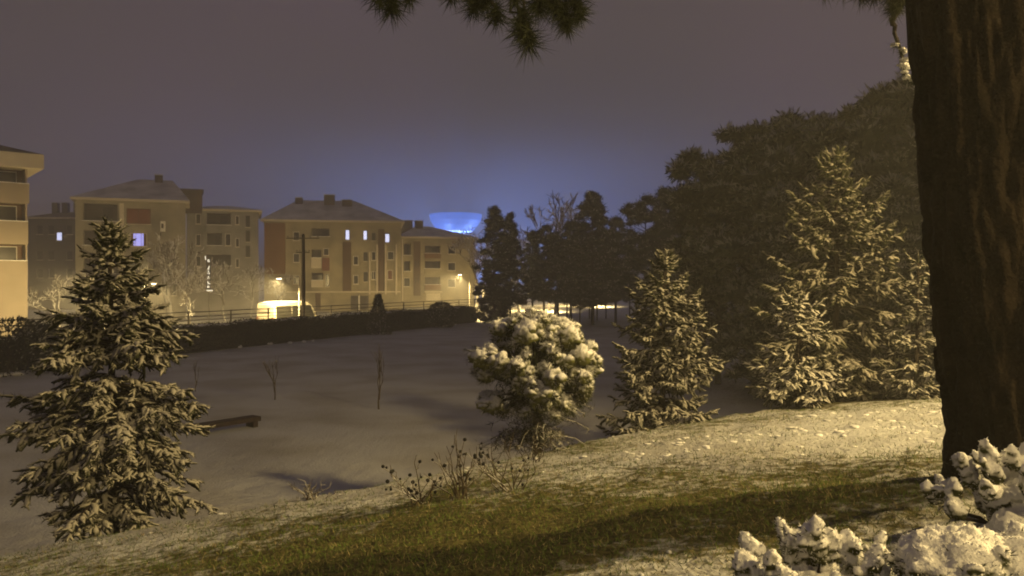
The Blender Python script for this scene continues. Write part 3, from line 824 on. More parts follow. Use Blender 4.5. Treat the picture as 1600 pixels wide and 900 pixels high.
# ------------------------------------------------------------------ trees
def spruce(name, label, px, d, py_top, radius, seed, nb, dens=1.0, finger=.055, mat='spruce', low=.06, droop=.32, base=None, power=.85, group=None, upturn=.10, tipup=.0, asym=0.0, prof=None):
    """young spruce: whorled boughs carrying finger-like snowy sprays"""
    g = rng(seed)
    x = at(px, d); z0 = gz(x, d) if base is None else base
    H = zat(py_top, d) - z0
    t = thing(name, label, 'tree', (x, d, z0), 0, group)
    zz = np.linspace(0, 1, 8)
    wob = np.cumsum(g.normal(0, .012, (8, 2)), 0) * H * .25
    MB().tubes([np.stack([wob[:, 0], wob[:, 1], -.15 + zz * (H + .1)], -1)], [(.016 * H) * (1 - zz) + .012], 9).build('trunk', M['bark_dark'], t)
    mb = MB()
    fr = np.sort(g.random(nb)) ** 1.0
    frac = low + (0.985 - low) * (fr ** 1.05)
    az = np.arange(nb) * 2.399 + g.normal(0, .35, nb)
    Lb = radius * ((1 - frac) ** power) * g.uniform(.55, 1.12, nb) * (1 + asym * np.cos(az)) + .05 * radius
    Lb = Lb * np.clip(.6 + (frac - low) * 3, .6, 1)
    if prof: Lb = np.interp(frac, prof[0], prof[1]) * g.uniform(.62, 1.10, nb) * (1 + asym * np.cos(az))
    s = np.linspace(0, 1, 7)
    up0 = np.interp(frac, [0, .5, .85, 1], [.02, .25, .7, 1.6])        # rise of the bough
    hx = np.cos(az)[:, None] * Lb[:, None] * s; hy = np.sin(az)[:, None] * Lb[:, None] * s
    dr = droop * g.uniform(.6, 1.4, nb) * np.interp(frac, [0, .6, 1], [1.1, .9, .1])
    hz = frac[:, None] * H + Lb[:, None] * (up0[:, None] * s * .6 - dr[:, None] * s ** 1.7 + upturn * s ** 5)
    B = np.stack([hx + np.interp(frac, zz, wob[:, 0])[:, None], hy + np.interp(frac, zz, wob[:, 1])[:, None], hz], -1)
    mb.tubes(B, (.012 + .02 * Lb[:, None] / radius) * (1 - .7 * s)[None], 5, 1)
    # sprays
    Ps, Rs, nbp, nbd = [], [], [], []
    for i in range(nb):
        L = Lb[i]
        k = max(3, int(dens * L / (finger * 1.55)))
        for j in range(k):
            u = .14 + .86 * (j + g.random() * .8) / k
            p = np.array([np.interp(u, s, B[i, :, c]) for c in range(3)])
            dirb = B[i, min(6, int(u * 6) + 1)] - B[i, max(0, int(u * 6) - 1)]; dirb /= np.linalg.norm(dirb) + 1e-9
            for sd in (-1, 1):
                if g.random() < .08: continue
                side = np.array((-dirb[1], dirb[0], 0)) * sd; side /= np.linalg.norm(side) + 1e-9
                w = g.uniform(.55, 1.0)
                dd = dirb * (1.15 - .25 * w) + side * w + np.array((0, 0, g.normal(-.10, .18))) + g.normal(0, .32, 3)
                dd /= np.linalg.norm(dd)
                l = finger * g.uniform(2.6, 6.8) * np.clip(1.25 - .7 * u, .45, 1) * np.clip(L / radius + .35, .5, 1.1)
                q = np.linspace(0, 1, 5)[:, None]
                poly = p + dd * l * q + np.array((0, 0, -1)) * l * (.42 * q ** 2) * g.uniform(.2, 1.3) + np.array((0, 0, 1.0)) * l * tipup * q ** 2
                r = finger * g.uniform(.5, 1.15)
                Ps.append(poly); Rs.append(r * np.array((.5, .95, 1.05, .8, .28)))
        # tip spray
        dirb = B[i, -1] - B[i, -2]; dirb /= np.linalg.norm(dirb)
        q = np.linspace(0, 1, 5)[:, None]
        Ps.append(B[i, -1] - dirb * finger + dirb * finger * 4 * q); Rs.append(finger * .8 * np.array((.6, 1, .85, .55, .15)))
    Ps = np.array(Ps); Rs = np.array(Rs)
    Ps[:, 1:-1] += g.normal(0, finger * .14, Ps[:, 1:-1].shape)
    Rs *= g.uniform(.85, 1.15, Rs.shape)
    mb.tubes(Ps, Rs * .82, 6, 0, .75)
    kS = 3
    ix = np.repeat(np.arange(len(Ps)), kS); lv = g.integers(1, 4, len(ix))
    a0 = Ps[ix, lv]; ax0 = Ps[ix, lv + 1] - Ps[ix, lv - 1]; ln = np.linalg.norm(Ps[ix, -1] - Ps[ix, 0], axis=1, keepdims=True)
    ax0 /= np.linalg.norm(ax0, axis=1, keepdims=True) + 1e-9
    sd0 = np.cross(ax0, np.array((0, 0, 1.0))) * g.choice((-1, 1), (len(ix), 1)) + g.normal(0, .3, ax0.shape)
    d0 = ax0 * .9 + sd0 * .8 + np.array((0, 0, -.12)); d0 /= np.linalg.norm(d0, axis=1, keepdims=True) + 1e-9
    q3 = np.linspace(0, 1, 3)[None, :, None]
    mb.tubes(a0[:, None] + d0[:, None] * ln[:, None] * g.uniform(.25, .5, (len(ix), 1, 1)) * q3, Rs[ix].max(1)[:, None] * np.array((.45, .5, .22)) * g.uniform(.7, 1.2, (len(ix), 1)), 5, 0, .8)
    # needles sticking out of every spray
    Ps_ = None; m = len(Ps); kN = 26
    idx = np.repeat(np.arange(m), kN); u = g.random(len(idx)) * 3.6
    lo = u.astype(int); f = (u - lo)[:, None]
    p = Ps[idx, lo] * (1 - f) + Ps[idx, lo + 1] * f
    ax = Ps[idx, lo + 1] - Ps[idx, lo]; ax /= np.linalg.norm(ax, axis=1, keepdims=True) + 1e-9
    rd = g.normal(size=p.shape); rd[:, 2] -= .35; rd /= np.linalg.norm(rd, axis=1, keepdims=True)
    wh = (rd[:, 2] > .0) & (g.random(len(p)) < .6)
    mb.spikes(p, rd + ax * .9, finger * g.uniform(1.0, 1.9, len(p)), finger * g.uniform(.14, .32, len(p)), np.where(wh, 3, 2), seed + 1)
    # leader
    q = np.linspace(0, 1, 5)[:, None]
    mb.tubes([np.array([wob[-1, 0], wob[-1, 1], H * .93]) + np.array([0, 0, H * .09]) * q], [finger * .6 * np.array((.9, .8, .6, .4, .12))], 6)
    mb.build('crown', [M[mat], M['bark_dark'], M['needle'], M['frost']], t, True)
    return t

spruce('spruce_tree', 'snowy spruce standing alone at the left', 176, 9.4, 352, 1.2, 21, 190, .85, .042, droop=.36, low=.13, asym=.07, prof=([.1, .2, .3, .5, .7, .8, .9, 1], [.68, .92, 1.02, .98, .72, .44, .22, .03]))
spruce('spruce_tree', 'slender snowy spruce right of the snow capped round pine', 1036, 13.6, 398, 1.0, 22, 125, .95, .042, droop=.24, low=.02, upturn=.2, prof=([0, .2, .4, .6, .8, .92, 1], [.92, 1.0, .92, .76, .42, .2, .03]))
spruce('spruce_tree', 'tallest snowy spruce, standing before the dark pines on the right', 1302, 16.2, 243, 2.0, 23, 135, .9, .060, mat='spruce_far', droop=.30, low=.05, upturn=.2, prof=([0, .2, .45, .6, .77, .9, 1], [1.5, 1.75, 1.62, 1.2, .82, .42, .05]))
spruce('young_spruce', 'small bright snowy spruce at the foot of the tallest spruce', 1246, 14.2, 462, .95, 24, 52, .95, .043, mat='spruce_bright', droop=.2, low=.03, upturn=.2, power=.6)
spruce('young_spruce', 'thin snowy young spruce between the tallest spruce and the big trunk', 1432, 14.6, 395, .85, 25, 44, .9, .040, droop=.15, low=.03, upturn=.25, power=.6)

# ---- round pine with snow clumps
def pompom():
    g = rng(31)
    d = 10.8; x = at(838, d); z0 = gz(x, d); mpx = d / FPX
    t = thing('round_pine', 'small round pine laden with fat clumps of snow', 'tree', (x, d, z0))
    top = zat(489, d) - z0
    cz = zat(580, d) - z0
    s = np.linspace(0, 1, 7)
    MB().tubes([np.stack([.03 * np.sin(s * 4) - .05 * s, 0 * s, -.1 + s * (top * .8)], -1)], [.075 * (1 - .55 * s)], 10).build('trunk', M['bark'], t)
    # clump centres on an egg, widest above the middle, open below
    C, S = [], []
    rx, rz = 92 * mpx, 88 * mpx
    n = 190
    for i in range(n):
        u = 1 - 1.72 * (i + .5) / n
        a = i * 2.39996 + g.normal(0, .2)
        r = math.sqrt(max(0, 1 - u * u)) * g.uniform(.62, 1.08) * (1 + .12 * math.sin(2 * a + 1))
        if u < -.2: r *= 1 + .25 * (u + .2)
        C.append((r * rx * math.cos(a) * .95, r * rx * math.sin(a) * .9, cz + u * rz * g.uniform(.92, 1.02)))
        w = g.uniform(.045, .115)
        S.append((w * g.uniform(.8, 1.35), w, w * g.uniform(.8, 1.35)))
    C = np.array(C); S = np.array(S)
    gap = (g.random(n) < .16)
    left_low = (C[:, 0] < -.15) & (C[:, 2] < cz - .08)
    keep = ~gap & ~(left_low & (g.random(n) < .65))
    C, S = C[keep], S[keep]
    out = C - np.array((0, 0, cz)); out /= np.linalg.norm(out, axis=1, keepdims=True)
    mb = MB()
    mb.blobs(C, S, 32, 0, .8, 3, 2.6)
    k = 2                                                   # smaller knobs on each clump
    idx = np.repeat(np.arange(len(C)), k)
    o2 = g.normal(size=(len(idx), 3)); o2 /= np.linalg.norm(o2, axis=1, keepdims=True); o2[:, 2] = np.abs(o2[:, 2]) * .3
    mb.blobs(C[idx] + (o2 * .8 + out[idx] * .35) * S[idx], S[idx] * g.uniform(.35, .6, (len(idx), 1)), 33, 0, .5, 2, 1.8)
    kF = 170                                                # snow caught on the needle ends roughens every clump
    idx = np.repeat(np.arange(len(C)), kF)
    dn = g.normal(size=(len(idx), 3)); dn[:, 2] += .25; dn /= np.linalg.norm(dn, axis=1, keepdims=True)
    mb.spikes(C[idx] + dn * S[idx] * .80, dn + out[idx] * .5 + g.normal(0, .3, dn.shape), g.uniform(.035, .085, len(idx)), g.uniform(.007, .014, len(idx)), np.where(g.random(len(idx)) < .3, 1, 3), 38)
    # needle tufts under and between the clumps
    kN = 80
    idx = np.repeat(np.arange(len(C)), kN)
    dirn = out[idx] * .7 + g.normal(0, .75, (len(idx), 3)); dirn[:, 2] -= .25
    dirn /= np.linalg.norm(dirn, axis=1, keepdims=True)
    mb.spikes(C[idx] + dirn * S[idx] * .55 - np.array((0, 0, .03)), dirn, g.uniform(.07, .13, len(idx)), .007, 1, 34)
    # inner boughs
    P = np.stack([np.stack([np.zeros(len(C)), np.zeros(len(C)), C[:, 2] * .75], -1), C * .5 + np.array((0, 0, cz * .38)), C], 1)
    mb.tubes(P, np.tile((.02, .013, .008), (len(C), 1)), 5, 2)
    n2 = 2600                                               # dark inside
    q = g.normal(size=(n2, 3)); q /= np.linalg.norm(q, axis=1, keepdims=True); q *= g.random((n2, 1)) ** .4 * np.array((rx * .78, rx * .75, rz * .72)); q[:, 2] += cz
    mb.spikes(q, g.normal(size=(n2, 3)), g.uniform(.08, .14, n2), .012, 1, 35)
    mb.build('crown', [M['pompom'], M['needle'], M['bark_dark'], M['snow']], t, True)
    # the bough reaching out on the left
    lz = zat(552, d) - z0
    lb = MB(); e = np.linspace(0, 1, 6)
    for (ex, ez, o) in ((-108, 545, 0), (-104, 562, .1), (-92, 540, .2)):
        P = np.stack([ex * mpx * e * .98 - .02, -.1 - o * e, (cz - .1) + ((zat(ez, d) - z0) - cz + .1) * e ** .8], -1)
        lb.tubes([P], [np.array((.012, .012, .02, .04, .045, .016))], 7, 0, .8)
        pp = P[2 + g.integers(0, 4, 60)] + g.normal(0, .02, (60, 3)); lb.spikes(pp, np.array((-1, 0, -.4)) + g.normal(0, .7, (60, 3)), .07, .008, 1, 36)
    lb.build('side_bough', [M['pompom'], M['needle']], t, True)
    # dry twigs hanging below the crown
    tw = MB(); n3 = 130
    a = g.uniform(0, 2 * np.pi, n3); l = g.uniform(.25, .75, n3)
    s4 = np.linspace(0, 1, 5)
    z_a = g.uniform(.12, .95, n3)
    P = np.stack([np.cos(a)[:, None] * l[:, None] * s4, np.sin(a)[:, None] * l[:, None] * s4, z_a[:, None] + l[:, None] * (.25 * s4 - .45 * s4 ** 2)], -1) + g.normal(0, .015, (n3, 5, 3))
    tw.tubes(P, np.tile((.008, .006, .005, .004, .003), (n3, 1)), 4, 0)
    kk = 26; idx = np.repeat(np.arange(n3), kk); j = g.integers(1, 5, len(idx))
    tw.spikes(P[idx, j], g.normal(size=(len(idx), 3)), g.uniform(.05, .13, len(idx)), .008, 0, 37)
    tw.spikes(P[idx, j] + g.normal(0, .03, (len(idx), 3)), g.normal(size=(len(idx), 3)), g.uniform(.05, .12, len(idx)), .009, 1, 39)
    tw.build('dry_twigs', [M['dry_stem'], M['needle']], t)
pompom()

# ---- big pines: boughs carrying tufts
def pine_mesh(H, R0, hb, seed, nclump=210, tuft=70, shape='round', size=.34, snowy=.18, trunk_r=.16, spread=1.0):
    g = rng(seed)
    tr = MB(); s = np.linspace(0, 1, 9)
    wob = np.cumsum(g.normal(0, .05, (9, 2)), 0) * .35
    TP = np.stack([wob[:, 0] * s, wob[:, 1] * s, -.3 + s * (H * .95 + .3)], -1)
    tr.tubes([TP], [trunk_r * (1 - .85 * s) + .02], 9)
    f = g.random(nclump) ** (.85 if shape == 'round' else 1.1)
    if shape == 'round':
        prof = np.sqrt(np.clip(1 - (np.abs(f - .42) / .60) ** 2.2, 0, 1))
    elif shape == 'cone':
        prof = (1 - f) ** .8 * .95 + .06
    else:   # column
        prof = np.clip(1.0 - f ** 4, .1, 1) * .8
    a = g.uniform(0, 2 * np.pi, nclump)
    lob = 1 + .38 * np.sin(a * 3 + seed) * np.sin(f * 9 + seed * 2) + .22 * np.sin(a * 5 + f * 14)
    r = R0 * prof * lob * np.sqrt(g.uniform(.25, 1.0, nclump)) * spread
    C = np.stack([r * np.cos(a), r * np.sin(a), hb + (H - hb) * f + g.normal(0, .12, nclump)], -1)
    tx = np.stack([np.interp(C[:, 2], TP[:, 2], TP[:, c]) for c in (0, 1)], -1)
    C[:, :2] += tx
    # boughs from trunk to clump
    k = np.arange(nclump)[::2]
    a0 = np.stack([tx[k, 0], tx[k, 1], np.maximum(C[k, 2] - .35 * r[k] - .1, hb * .8)], -1)
    P = np.stack([a0, a0 * .5 + C[k] * .5 + np.array((0, 0, -.06)), C[k]], 1)
    tr.tubes(P, np.stack([.012 + .022 * r[k], .008 + .012 * r[k], np.full(len(k), .006)], -1), 5)
    cr = MB()
    idx = np.repeat(np.arange(nclump), tuft)
    sz = size * g.uniform(.7, 1.45, nclump)
    off = g.normal(size=(len(idx), 3)); off /= np.linalg.norm(off, axis=1, keepdims=True)
    off *= (g.random((len(idx), 1)) ** .45) * sz[idx][:, None] * np.array((1, 1, .62))
    D = off / (np.linalg.norm(off, axis=1, keepdims=True) + 1e-6) + g.normal(0, .55, off.shape) + np.array((0, 0, .25))
    snow = (off[:, 2] > .12 * sz[idx]) & (g.random(len(idx)) < snowy * 3.6)
    cr.leaves(C[idx] + off, D, size * g.uniform(.4, .85, len(idx)), size * g.uniform(.10, .22, len(idx)), np.where(snow, 1, 0), seed + 2)
    cr.blobs(C, np.stack([sz * .74, sz * .74, sz * .48], -1), seed + 3, 0, .5, 2, 2.0)
    return tr.mesh('trunk', M['bark_dark']), cr.mesh('crown', [M['needle_dark'], M['snow_fleck']])
M['snow_fleck'] = simple('snow_flecked_needles', (.34, .34, .31), .9, .45, 2)

def tree_from(name, label, meshes, px, d, py_top, H, rz, cat='tree', group=None, wide=1.0):
    x = at(px, d); z0 = float(terr(np.array([x]), np.array([d]), False)[0])
    s = (zat(py_top, d) - z0) / H
    t = thing(name, label, cat, (x, d, z0), rz, group)
    t.scale = (s * wide, s * wide, s)
    link('trunk', meshes[0], t); link('crown', meshes[1], t)
    return t
G_R = 'dark pines on the right'
PA = pine_mesh(11, 3.1, 1.4, 41, 165, 190, 'round', .46, .20)
PB = pine_mesh(11, 2.8, 1.0, 42, 165, 190, 'round', .46, .20)
PC = pine_mesh(11, 2.6, .9, 43, 165, 190, 'cone', .46, .22, spread=1.1)
PD = pine_mesh(11, 2.5, 1.6, 44, 160, 190, 'round', .48, .16)
for (lab, ms, px, d, py, rz) in (
    ('dark pine at the left end of the near pine group', PB, 1122, 36, 262, .4),
    ('dark pine with a broad crown above the slender spruce', PA, 1182, 33, 206, 1.3),
    ('dark round pine directly behind the tip of the tallest spruce', PB, 1262, 34, 182, 2.2),
    ('snow flecked pine rising right of the tallest spruce', PA, 1345, 29, 168, 3.1),
    ('tallest dark pine, half hidden by the big trunk', PD, 1432, 27, 138, 4.0),
    ('low dark pine filling in under the pine group', PC, 1225, 29, 300, 5.1),
    ('low dark pine behind the right side of the tallest spruce', PC, 1398, 25, 286, .9),
    ('dark pine seen past the right side of the big trunk', PB, 1560, 30, 150, .3)):
    tree_from('pine_tree', lab, ms, px, d, py, 11, rz, group=G_R)

G_F = 'far tree row'
FA = pine_mesh(12, 2.4, 2.6, 51, 150, 90, 'round', .46, .10, .14)
FB = pine_mesh(12, 2.2, 2.9, 52, 150, 90, 'column', .46, .08, .14)
FC = pine_mesh(12, 2.6, 2.2, 53, 160, 90, 'cone', .46, .12, .14, spread=1.15)
FD = pine_mesh(12, 1.5, .7, 54, 150, 80, 'column', .40, .06, .12)
for (lab, ms, px, d, py, rz, wide) in (
    ('dark conifer standing at the right end of the hedge', FD, 772, 80, 322, 0, 1.25),
    ('pointed conifer touching the dark one at the hedge end', FC, 797, 86, 336, 1, .75),
    ('hazy pine right of the hedge end conifers', FB, 832, 98, 366, 2, .9),
    ('pine with its crown below the hazy bare tree', FA, 872, 92, 372, .5, 1.0),
    ('broad conifer with layered boughs in the far row', FC, 926, 84, 304, 3, 1.15),
    ('rounded pine left of the pine below the hazy bare tree', FA, 850, 90, 356, 4.4, 1.0),
    ('rounded pine between the bare tree and the broad layered conifer', FB, 892, 87, 348, 2.6, 1.1),
    ('pine with the thin near trunk in the far row', FA, 906, 79, 382, 1.7, .8),
    ('pine just right of the broad layered conifer', FB, 962, 88, 342, 2.9, 1.0),
    ('double topped pine behind the slender spruce', FA, 1008, 72, 312, 4.1, 1.0),
    ('pine overtopping the slender spruce', FB, 1040, 68, 298, 5.0, 1.0),
    ('dark pine between the slender spruce and the near pines', FA, 1078, 62, 318, .2, 1.0),
    ('low dark pine left of the near pine group', FC, 1100, 55, 352, 2.4, 1.1)):
    tree_from('pine_tree', lab, ms, px, d, py, 12, rz, group=G_F, wide=wide)
for i, (px, d, lab) in enumerate(((886, 96, 'slim pine trunk left of the near thin trunk'), (921, 98, 'slim pine second right of the near thin trunk'), (933, 94, 'slim pine third right of the near thin trunk'), (947, 99, 'slim pine fourth right of the near thin trunk'), (1120, 80, 'slim pine behind the low dark pine'), (984, 96, 'slim pine behind the left boughs of the slender spruce'))):
    tree_from('pine_tree', lab, [FA, FB][i % 2], px, d, 378 - 6 * (i % 3), 12, i * 1.1, group=G_F, wide=.75)

# ---- bare trees
def bare_mesh(H, seed, depth=5, spread=.55, n0=3, r0=.10, lean=0.0, minr=.008):
    g = rng(seed); segs = []
    def grow(p, d, l, r, lev):
        m = p + d * l * .5 + g.normal(0, .04 * l, 3); e = p + d * l + g.normal(0, .05 * l, 3)
        segs.append((p, m, e, r, r * .62))
        if lev == 0: return
        for k in range(int(g.integers(2, 4)) + (1 if lev == depth else 0)):
            nd = d + g.normal(0, spread, 3); nd[2] += .22; nd /= np.linalg.norm(nd)
            u = g.uniform(.45, 1.0)
            grow(p + (e - p) * u, nd, l * g.uniform(.6, .82), max(r * .55, minr), lev - 1)
    grow(np.array((0, 0, -.2)), np.array((lean, 0, 1.0)), H * .30, r0, depth)
    mb = MB()
    P = np.array([s[:3] for s in segs]); rr = np.array([(s[3], (s[3] + s[4]) / 2, s[4]) for s in segs])
    trunk = MB().tubes(P[:1], rr[:1], 8)
    mb.tubes(P[1:], rr[1:], 4)
    top = P[:, :, 2].max()
    mt_ = M['dry_stem'] if H < 4 else M['twig']
    return trunk.mesh('trunk', mt_), mb.mesh('crown', mt_), top
BA = bare_mesh(9, 61, 6, .52, r0=.13, minr=.024); BB = bare_mesh(9, 62, 6, .6, r0=.13, minr=.024); BC = bare_mesh(9, 63, 6, .48, r0=.12, minr=.024)
G_B = 'bare snowy trees along the street'
for (lab, ms, px, d, py, rz) in (
    ('pale bare snowy tree behind the right side of the left spruce', BA, 262, 92, 384, 0),
    ('bare snowy tree left of the glowing sign', BB, 296, 84, 408, 1),
    ('bare snowy tree right of the glowing sign', BC, 352, 90, 402, 2),
    ('bare snowy tree between the sign and the van', BA, 392, 96, 410, 3),
    ('bare snowy tree beside the lamp over the van', BB, 432, 88, 418, 4),
    ('bare snowy bush-like tree left of the left spruce', BC, 92, 66, 428, .6),
    ('bare dark tree in front of the violet window block', BA, 268, 86, 362, 5),
    ('bare tree by the far lamp, before the beige blocks', BB, 742, 104, 352, 2.2),
    ('bare tree just right of the far lamp', BC, 756, 98, 372, 3.3),
    ('hazy round bare tree rising over the far tree row', BA, 868, 112, 300, 1.9),
    ('hazy bare tree behind the hedge end conifers', BC, 812, 118, 352, .9)):
    tree_from('bare_tree', lab, ms[:2], px, d, py, ms[2], rz, group=G_B)
SA = bare_mesh(2.2, 71, 3, .35, r0=.022, minr=.005); SB = bare_mesh(2.2, 72, 3, .22, r0=.022, minr=.005)
tree_from('sapling', 'bare sapling on the lawn above the bench', SA[:2], 429, 4.6 * FPX / (624 - HORIZON), 556, SA[2], 0, group='saplings on the lawn')
tree_from('sapling', 'taller bare sapling in the middle of the lawn', SB[:2], 592, 4.6 * FPX / (638 - HORIZON), 535, SB[2], 1.2, group='saplings on the lawn')
tree_from('sapling', 'bare sapling just right of the left spruce', SB[:2], 304, 4.6 * FPX / (612 - HORIZON), 560, SB[2], 2.6, group='saplings on the lawn')

# ---- clipped bushes by the hedge
def bush(label, px, d, py_top, w, seed, base=None, cone=False):
    g = rng(seed); x = at(px, d); z0 = LAWN if base is None else base
    H = zat(py_top, d) - z0
    t = thing('bush', label, 'bush', (x, d, z0), 0, 'bushes along the hedge')
    n = 2600
    f = g.random(n)
    r = w * (1 - f * .85 if cone else np.sqrt(np.clip(1 - (2 * f - .9) ** 2 / 1.3, .02, 1))) * np.sqrt(g.uniform(.35, 1, n))
    a = g.uniform(0, 2 * np.pi, n)
    P = np.stack([r * np.cos(a), r * np.sin(a), f * H], -1); D = P * np.array((1, 1, .3)) + g.normal(0, .5, (n, 3)) + np.array((0, 0, .4))
    sn = (g.random(n) < .12)
    MB().leaves(P, D, g.uniform(.15, .32, n), g.uniform(.06, .12, n), np.where(sn, 1, 0), seed).build('foliage', [M['hedge'], M['snow_fleck']], t)
    MB().tubes([[(0, 0, -.2), (.02, 0, H * .4), (0, .02, H * .8)]], [[.06, .05, .02]], 7).build('stem', M['bark_dark'], t)
bush('dark conical bush standing up from the middle of the hedge', 591, 70, 462, 1.15, 81, cone=True)
bush('low spreading bush on the hedge left of the far lamp', 690, 80, 474, 1.5, 82)
bush('dark rounded bush in front of the hedge at the left edge', 12, 40, 500, 2.3, 83)
bush('snow topped bush between the left edge and the spruce', 62, 43, 510, 1.7, 84)

# ------------------------------------------------------------------ the big pine on the right
def big_pine():
    g = rng(91)
    d = 5.1; x = at(1612, d); z0 = gz(x, d) - .05
    t = thing('big_pine', 'massive dark pine trunk at the right edge with boughs overhead', 'tree', (x, d, z0))
    nz, na = 240, 140
    zz = np.linspace(-.3, 8.5, nz); a = np.arange(na) * 2 * np.pi / na
    A, Zz = np.meshgrid(a, zz)
    lean = -.108 * np.clip(Zz, 0, 9) - .012 * np.sin(Zz * 1.3)
    rad = .41 * (1 - .025 * Zz) + .05 * np.exp(-np.clip(Zz + .1, 0, 9) / .28) + .02 * np.sin(A * 3 + 1) + .015 * np.sin(A * 5 + Zz)
    cxy = np.stack([np.cos(A) * 3.2, np.sin(A) * 3.2, Zz * .9], -1)
    warp = fbm(cxy * 1.3 + 4, 3)[..., None] * 1.4
    ridge = np.abs(fbm(cxy * np.array((2.3, 2.3, 2.4)) + warp, 4) - .5) * 2
    plate = fbm(cxy * np.array((5.5, 5.5, 3.0)) + 9, 3)
    rad = rad + .085 * np.clip(ridge * 2.4, 0, .8) + .018 * plate - .03
    V = np.stack([rad * np.cos(A) + lean, rad * np.sin(A), Zz], -1).reshape(-1, 3)
    I, J = np.meshgrid(np.arange(na), np.arange(nz - 1))
    mb = MB(); mb.add(V, np.stack([J * na + I, J * na + (I + 1) % na, (J + 1) * na + (I + 1) % na, (J + 1) * na + I], -1).reshape(-1, 4))
    mb.build('trunk', M['bark'], t, True)
    # boughs overhead: limb from the trunk, drooping twigs with needle tufts
    cr, li, sc = MB(), MB(), MB()
    def local(px, py, dd): return np.array((at(px, dd) - x, dd - d, zat(py, dd) - z0))
    limbs = [
        [(-.45, 0, 5.0), local(1300, -160, 6.0), local(1050, -120, 5.8), local(860, -70, 5.6), local(800, -40, 5.5)],
        [(-.45, -.1, 5.1), local(1200, -220, 5.2), local(900, -160, 5.0), local(700, -80, 4.9), local(590, -30, 4.8)],
        [(-.42, .2, 4.6), local(1400, -110, 6.6), local(1330, -70, 6.9), local(1290, -40, 7.0), local(1260, -25, 7.0)],
        [(-.4, .3, 4.2), local(1405, -90, 7.0), local(1400, -20, 7.3), local(1398, 40, 7.5), local(1402, 70, 7.5)],
        [(.3, -.2, 5.4), local(1750, -300, 5.5), local(1900, -300, 5.2), local(2050, -280, 5.0), local(2200, -260, 5.0)],
    ]
    for P in limbs:
        P = np.array(P, float)
        s = np.linspace(0, 1, 18); u = np.linspace(0, 1, len(P))
        Q = np.stack([np.interp(s, u, P[:, c]) for c in range(3)], -1)
        Q[1:-1] += g.normal(0, .025, Q[1:-1].shape)
        li.tubes([Q], [.055 * (1 - s) + .012], 8)
    # tufts: photo column, row, depth, size
    tufts = [(592, 6, 4.8, .9), (612, 22, 4.8, .9), (640, 4, 4.85, .7), (706, 2, 5.0, .8), (742, 22, 5.1, .8), (758, 12, 5.1, .9), (775, 36, 5.1, .8), (805, 6, 5.3, .8),
             (812, 58, 5.4, .9), (826, 78, 5.4, 1.1), (818, 42, 5.4, .8), (840, 24, 5.5, 1.0), (850, 8, 5.5, 1.0), (866, 18, 5.5, 1.1), (880, 36, 5.5, 1.0), (884, 50, 5.5, .8), (898, 14, 5.5, 1.1), (905, 34, 5.5, .7),
             (1262, -10, 7.0, .8), (1290, -6, 7.0, .9), (1316, -8, 7.0, .9), (1345, 2, 6.9, .9), (1366, 0, 6.9, 1.0), (1388, 4, 6.8, 1.0), (1405, 10, 6.8, 1.0), (1396, 26, 6.9, .8)]
    for _ in range(60):                                             # the rest of the boughs, above the frame
        P = np.array(limbs[g.integers(0, 5)], float); u = g.uniform(1.2, 3.9)
        p = P[int(u)] * (1 - u % 1) + P[int(u) + 1] * (u % 1) + g.normal(0, .32, 3)
        wp = p + np.array((x, d, z0))
        if HORIZON - (wp[2] - EYE) / wp[1] * FPX > -75: continue
        tufts.append((p, g.uniform(.8, 1.1)))
    allL = np.concatenate([np.array(L_, float) for L_ in limbs])
    for tf in tufts:
        if len(tf) == 4: p = local(tf[0], tf[1] - 6, tf[2]); sz = tf[3]
        else: p, sz = tf
        q = allL[np.argmin(np.linalg.norm(allL - p - np.array((0, 0, .3)), axis=1))]
        m = (p + q) / 2 + g.normal(0, .05, 3)
        li.tubes([[q, m, p + np.array((0, 0, .06)), p]], [[.014, .010, .007, .006]], 5)
        nn = 300
        dr = g.normal(size=(nn, 3)); dr[:, 2] -= .55; dr /= np.linalg.norm(dr, axis=1, keepdims=True)
        b = p + np.array((0, 0, 1)) * g.uniform(-.01, .10, (nn, 1)) * sz + g.normal(0, .012, (nn, 3))
        cr.spikes(b, dr, g.uniform(.10, .20, nn) * sz, .006, 0, int(g.integers(1e6)))
    # snow clumps on the twig beside the trunk
    C = np.array([local(a_, b_, 7.5) for a_, b_ in ((1398, 74), (1406, 78), (1413, 82), (1410, 92), (1413, 100), (1418, 106), (1408, 114), (1414, 119), (1424, 122), (1431, 129), (1437, 136))]) + g.normal(0, .012, (11, 3))
    sc.blobs(C, np.stack([g.uniform(.022, .045, 11), g.uniform(.022, .045, 11), g.uniform(.014, .028, 11)], -1), 92, rough=.8, sub=3, freq=2.6)
    ix = np.repeat(np.arange(11), 40)
    cr.spikes(C[ix] - np.array((0, 0, .01)), g.normal(size=(440, 3)) + np.array((0, 0, -.5)), g.uniform(.06, .12, 440), .005, 0, 93)
    li.tubes([[local(1400, 60, 7.5), local(1408, 90, 7.52), local(1412, 115, 7.52), local(1440, 140, 7.5)]], [[.016, .014, .012, .008]], 6)
    li.build('boughs', M['bark_dark'], t); cr.build('needles', M['needle'], t)
    sc.build('snow_clumps', M['snow'], t, True)['kind'] = 'stuff'
big_pine()

